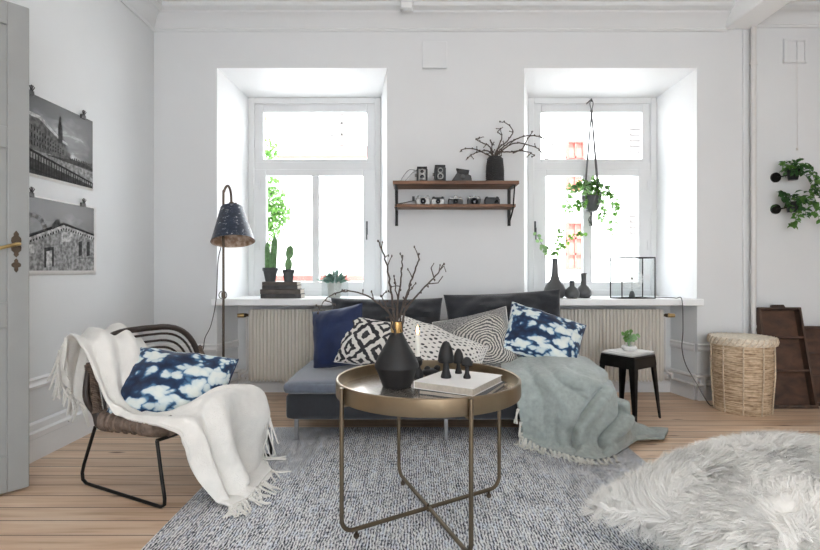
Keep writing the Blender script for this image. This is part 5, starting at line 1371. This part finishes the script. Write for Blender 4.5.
# ============================================================ SHEEPSKIN CUSHION
import numpy as np
fc = V(1.41, 1.82, .195)
sk = empty('sheepskin_cushion', (fc.x, fc.y, .013), 0, 'huge shaggy off-white sheepskin floor cushion in the right foreground', 'cushion')
ua = R(25); U = V(math.cos(ua), math.sin(ua), 0); Vv = V(-math.sin(ua), math.cos(ua), .06)
fm = MB(); pillow(fm, fc, U, Vv, 1.20, .88, .35, n=40, seed=2, pinch=.10, wr=.02); 
for p in fm.v:
    q = p-fc; a_ = max(-1, min(1, q.dot(U)/.60)); b_ = max(-1, min(1, q.dot(Vv.normalized())/.44)); p.z -= .10*a_*a_*b_*b_
fm_o = fm.build('core', 'furbase', sk, weld=True)
def fur():
    rg = np.random.default_rng(5); N_ = 92000
    a = rg.uniform(-1, 1, N_); b = rg.uniform(-1, 1, N_); sg = np.where(rg.random(N_) < .84, 1., -1.)
    nn = U.cross(Vv.normalized()).normalized(); Un = np.array(U); Vn = np.array((Vv-U*Vv.dot(U)).normalized()); Nn = np.array(nn)
    mk = rg.random(N_) < .7; A = np.where(mk, a, np.sin(a*np.pi/2)); B = np.where(mk, b, np.sin(b*np.pi/2))
    def surf(A, B, sg):
        e = np.maximum(0, 1-A*A)*np.maximum(0, 1-B*B)
        th = .35/2*e**.42
        return np.array(fc)-np.outer(.10*(A*A*B*B), np.array([0, 0, 1.]))+np.outer(1.20/2*A*(1-.10*(1-B*B)), Un)+np.outer(.88/2*B*(1-.10*(1-A*A)), Vn)+np.outer(sg*th, Nn)
    P0 = surf(A, B, sg); h = 1e-3
    dA = surf(np.clip(A*.985, -1, 1)+h, B*.985, sg)-surf(np.clip(A*.985, -1, 1)-h, B*.985, sg); dB = surf(A*.985, np.clip(B*.985, -1, 1)+h, sg)-surf(A*.985, np.clip(B*.985, -1, 1)-h, sg)
    Nm = np.cross(dA, dB)*sg[:, None]; Nm /= np.linalg.norm(Nm, axis=1, keepdims=True)+1e-9
    # clumps: each strand leans towards the direction of its clump
    K = 5200; ci = rg.integers(0, N_, K); C = P0[ci]
    lean = np.cumsum(rg.normal(size=(K, 3)), 0)*0
    fx = np.array([[noise.noise(Vector(c)*3.5+Vector((k*9.1, 0, 0))) for k in range(3)] for c in C.tolist()])*2.2
    lean = fx+rg.normal(size=(K, 3))*.55
    own = np.empty(N_, int)
    for s in range(0, N_, 1500):
        d = ((P0[s:s+1500, None, :]-C[None])**2).sum(2); own[s:s+1500] = d.argmin(1)
    Ld = lean[own]; Ld -= (Ld*Nm).sum(1)[:, None]*Nm; Ld /= np.linalg.norm(Ld, axis=1, keepdims=True)+1e-9
    tip = C[own]+Nm*.05+Ld*.04
    ln = rg.uniform(.045, .085, N_); S = 5; seg = []
    d0 = Nm*1.0+Ld*.5+rg.normal(size=(N_, 3))*.22; d0 /= np.linalg.norm(d0, axis=1, keepdims=True)
    p = P0.copy()-Nm*.002; pts = [p]; d = d0
    for k in range(S-1):
        tgt = tip-p; tgt /= np.linalg.norm(tgt, axis=1, keepdims=True)+1e-9
        d = d*.62+Ld*.42+tgt*.22+rg.normal(size=(N_, 3))*.10; d[:, 2] -= .07; d /= np.linalg.norm(d, axis=1, keepdims=True)
        p = p+d*(ln/(S-1))[:, None]; p[:, 2] = np.maximum(p[:, 2], .018); pts.append(p)
    side = np.cross(d0, Ld+rg.normal(size=(N_, 3))*.5); side /= np.linalg.norm(side, axis=1, keepdims=True)+1e-9
    w = rg.uniform(.0008, .0016, N_)
    V_ = np.empty((N_, S*2, 3))
    for k in range(S):
        ww = (w*(1-.75*(k/(S-1))))[:, None]; V_[:, 2*k] = pts[k]-side*ww; V_[:, 2*k+1] = pts[k]+side*ww
    base = (np.arange(N_)*S*2)[:, None]
    F_ = np.concatenate([np.stack([base[:, 0]+2*k, base[:, 0]+2*k+1, base[:, 0]+2*k+3, base[:, 0]+2*k+2], 1) for k in range(S-1)])
    V2 = V_.reshape(-1, 3)-np.array([fc.x, fc.y, .013])
    me = bpy.data.meshes.new('fur'); me.vertices.add(len(V2)); me.vertices.foreach_set('co', V2.ravel())
    me.loops.add(F_.size); me.loops.foreach_set('vertex_index', F_.ravel().astype(np.int32)); me.polygons.add(len(F_))
    me.polygons.foreach_set('loop_start', np.arange(0, F_.size, 4, dtype=np.int32)); me.update(calc_edges=True); me.validate()
    me.polygons.foreach_set('use_smooth', np.ones(len(me.polygons), bool)); me.materials.append(MATS['fur'])
    o = bpy.data.objects.new('fur', me); COL.objects.link(o); o.parent = sk; tag(o, kind='stuff')
fur()
# ============================================================ CAMERA, LIGHT
cam = bpy.data.cameras.new('camera'); co = bpy.data.objects.new('camera', cam); COL.objects.link(co)
co.location = (0, 0, H); co.rotation_euler = (R(90), 0, 0)
cam.sensor_width = 36; cam.lens = F/820*36; cam.shift_x = (410-CX)/820; cam.shift_y = (CY-275)/820
cam.clip_start = .05; SC.camera = co
wd = bpy.data.worlds.new('sky'); SC.world = wd; wd.use_nodes = True
wn = wd.node_tree; bg = wn.nodes['Background']
bg.inputs[0].default_value = (.89, .945, 1, 1); bg.inputs[1].default_value = 3.4
su = bpy.data.lights.new('sun', 'SUN'); so = bpy.data.objects.new('sun', su); COL.objects.link(so)
so.rotation_euler = (R(35), 0, R(-20)); su.energy = 7.; su.angle = R(2); su.color = (1, .985, .96)
SC.view_settings.view_transform = 'Standard'; SC.view_settings.look = 'None'; SC.view_settings.gamma = 1
SC.view_settings.use_curve_mapping = False; SC.view_settings.exposure = 1.18
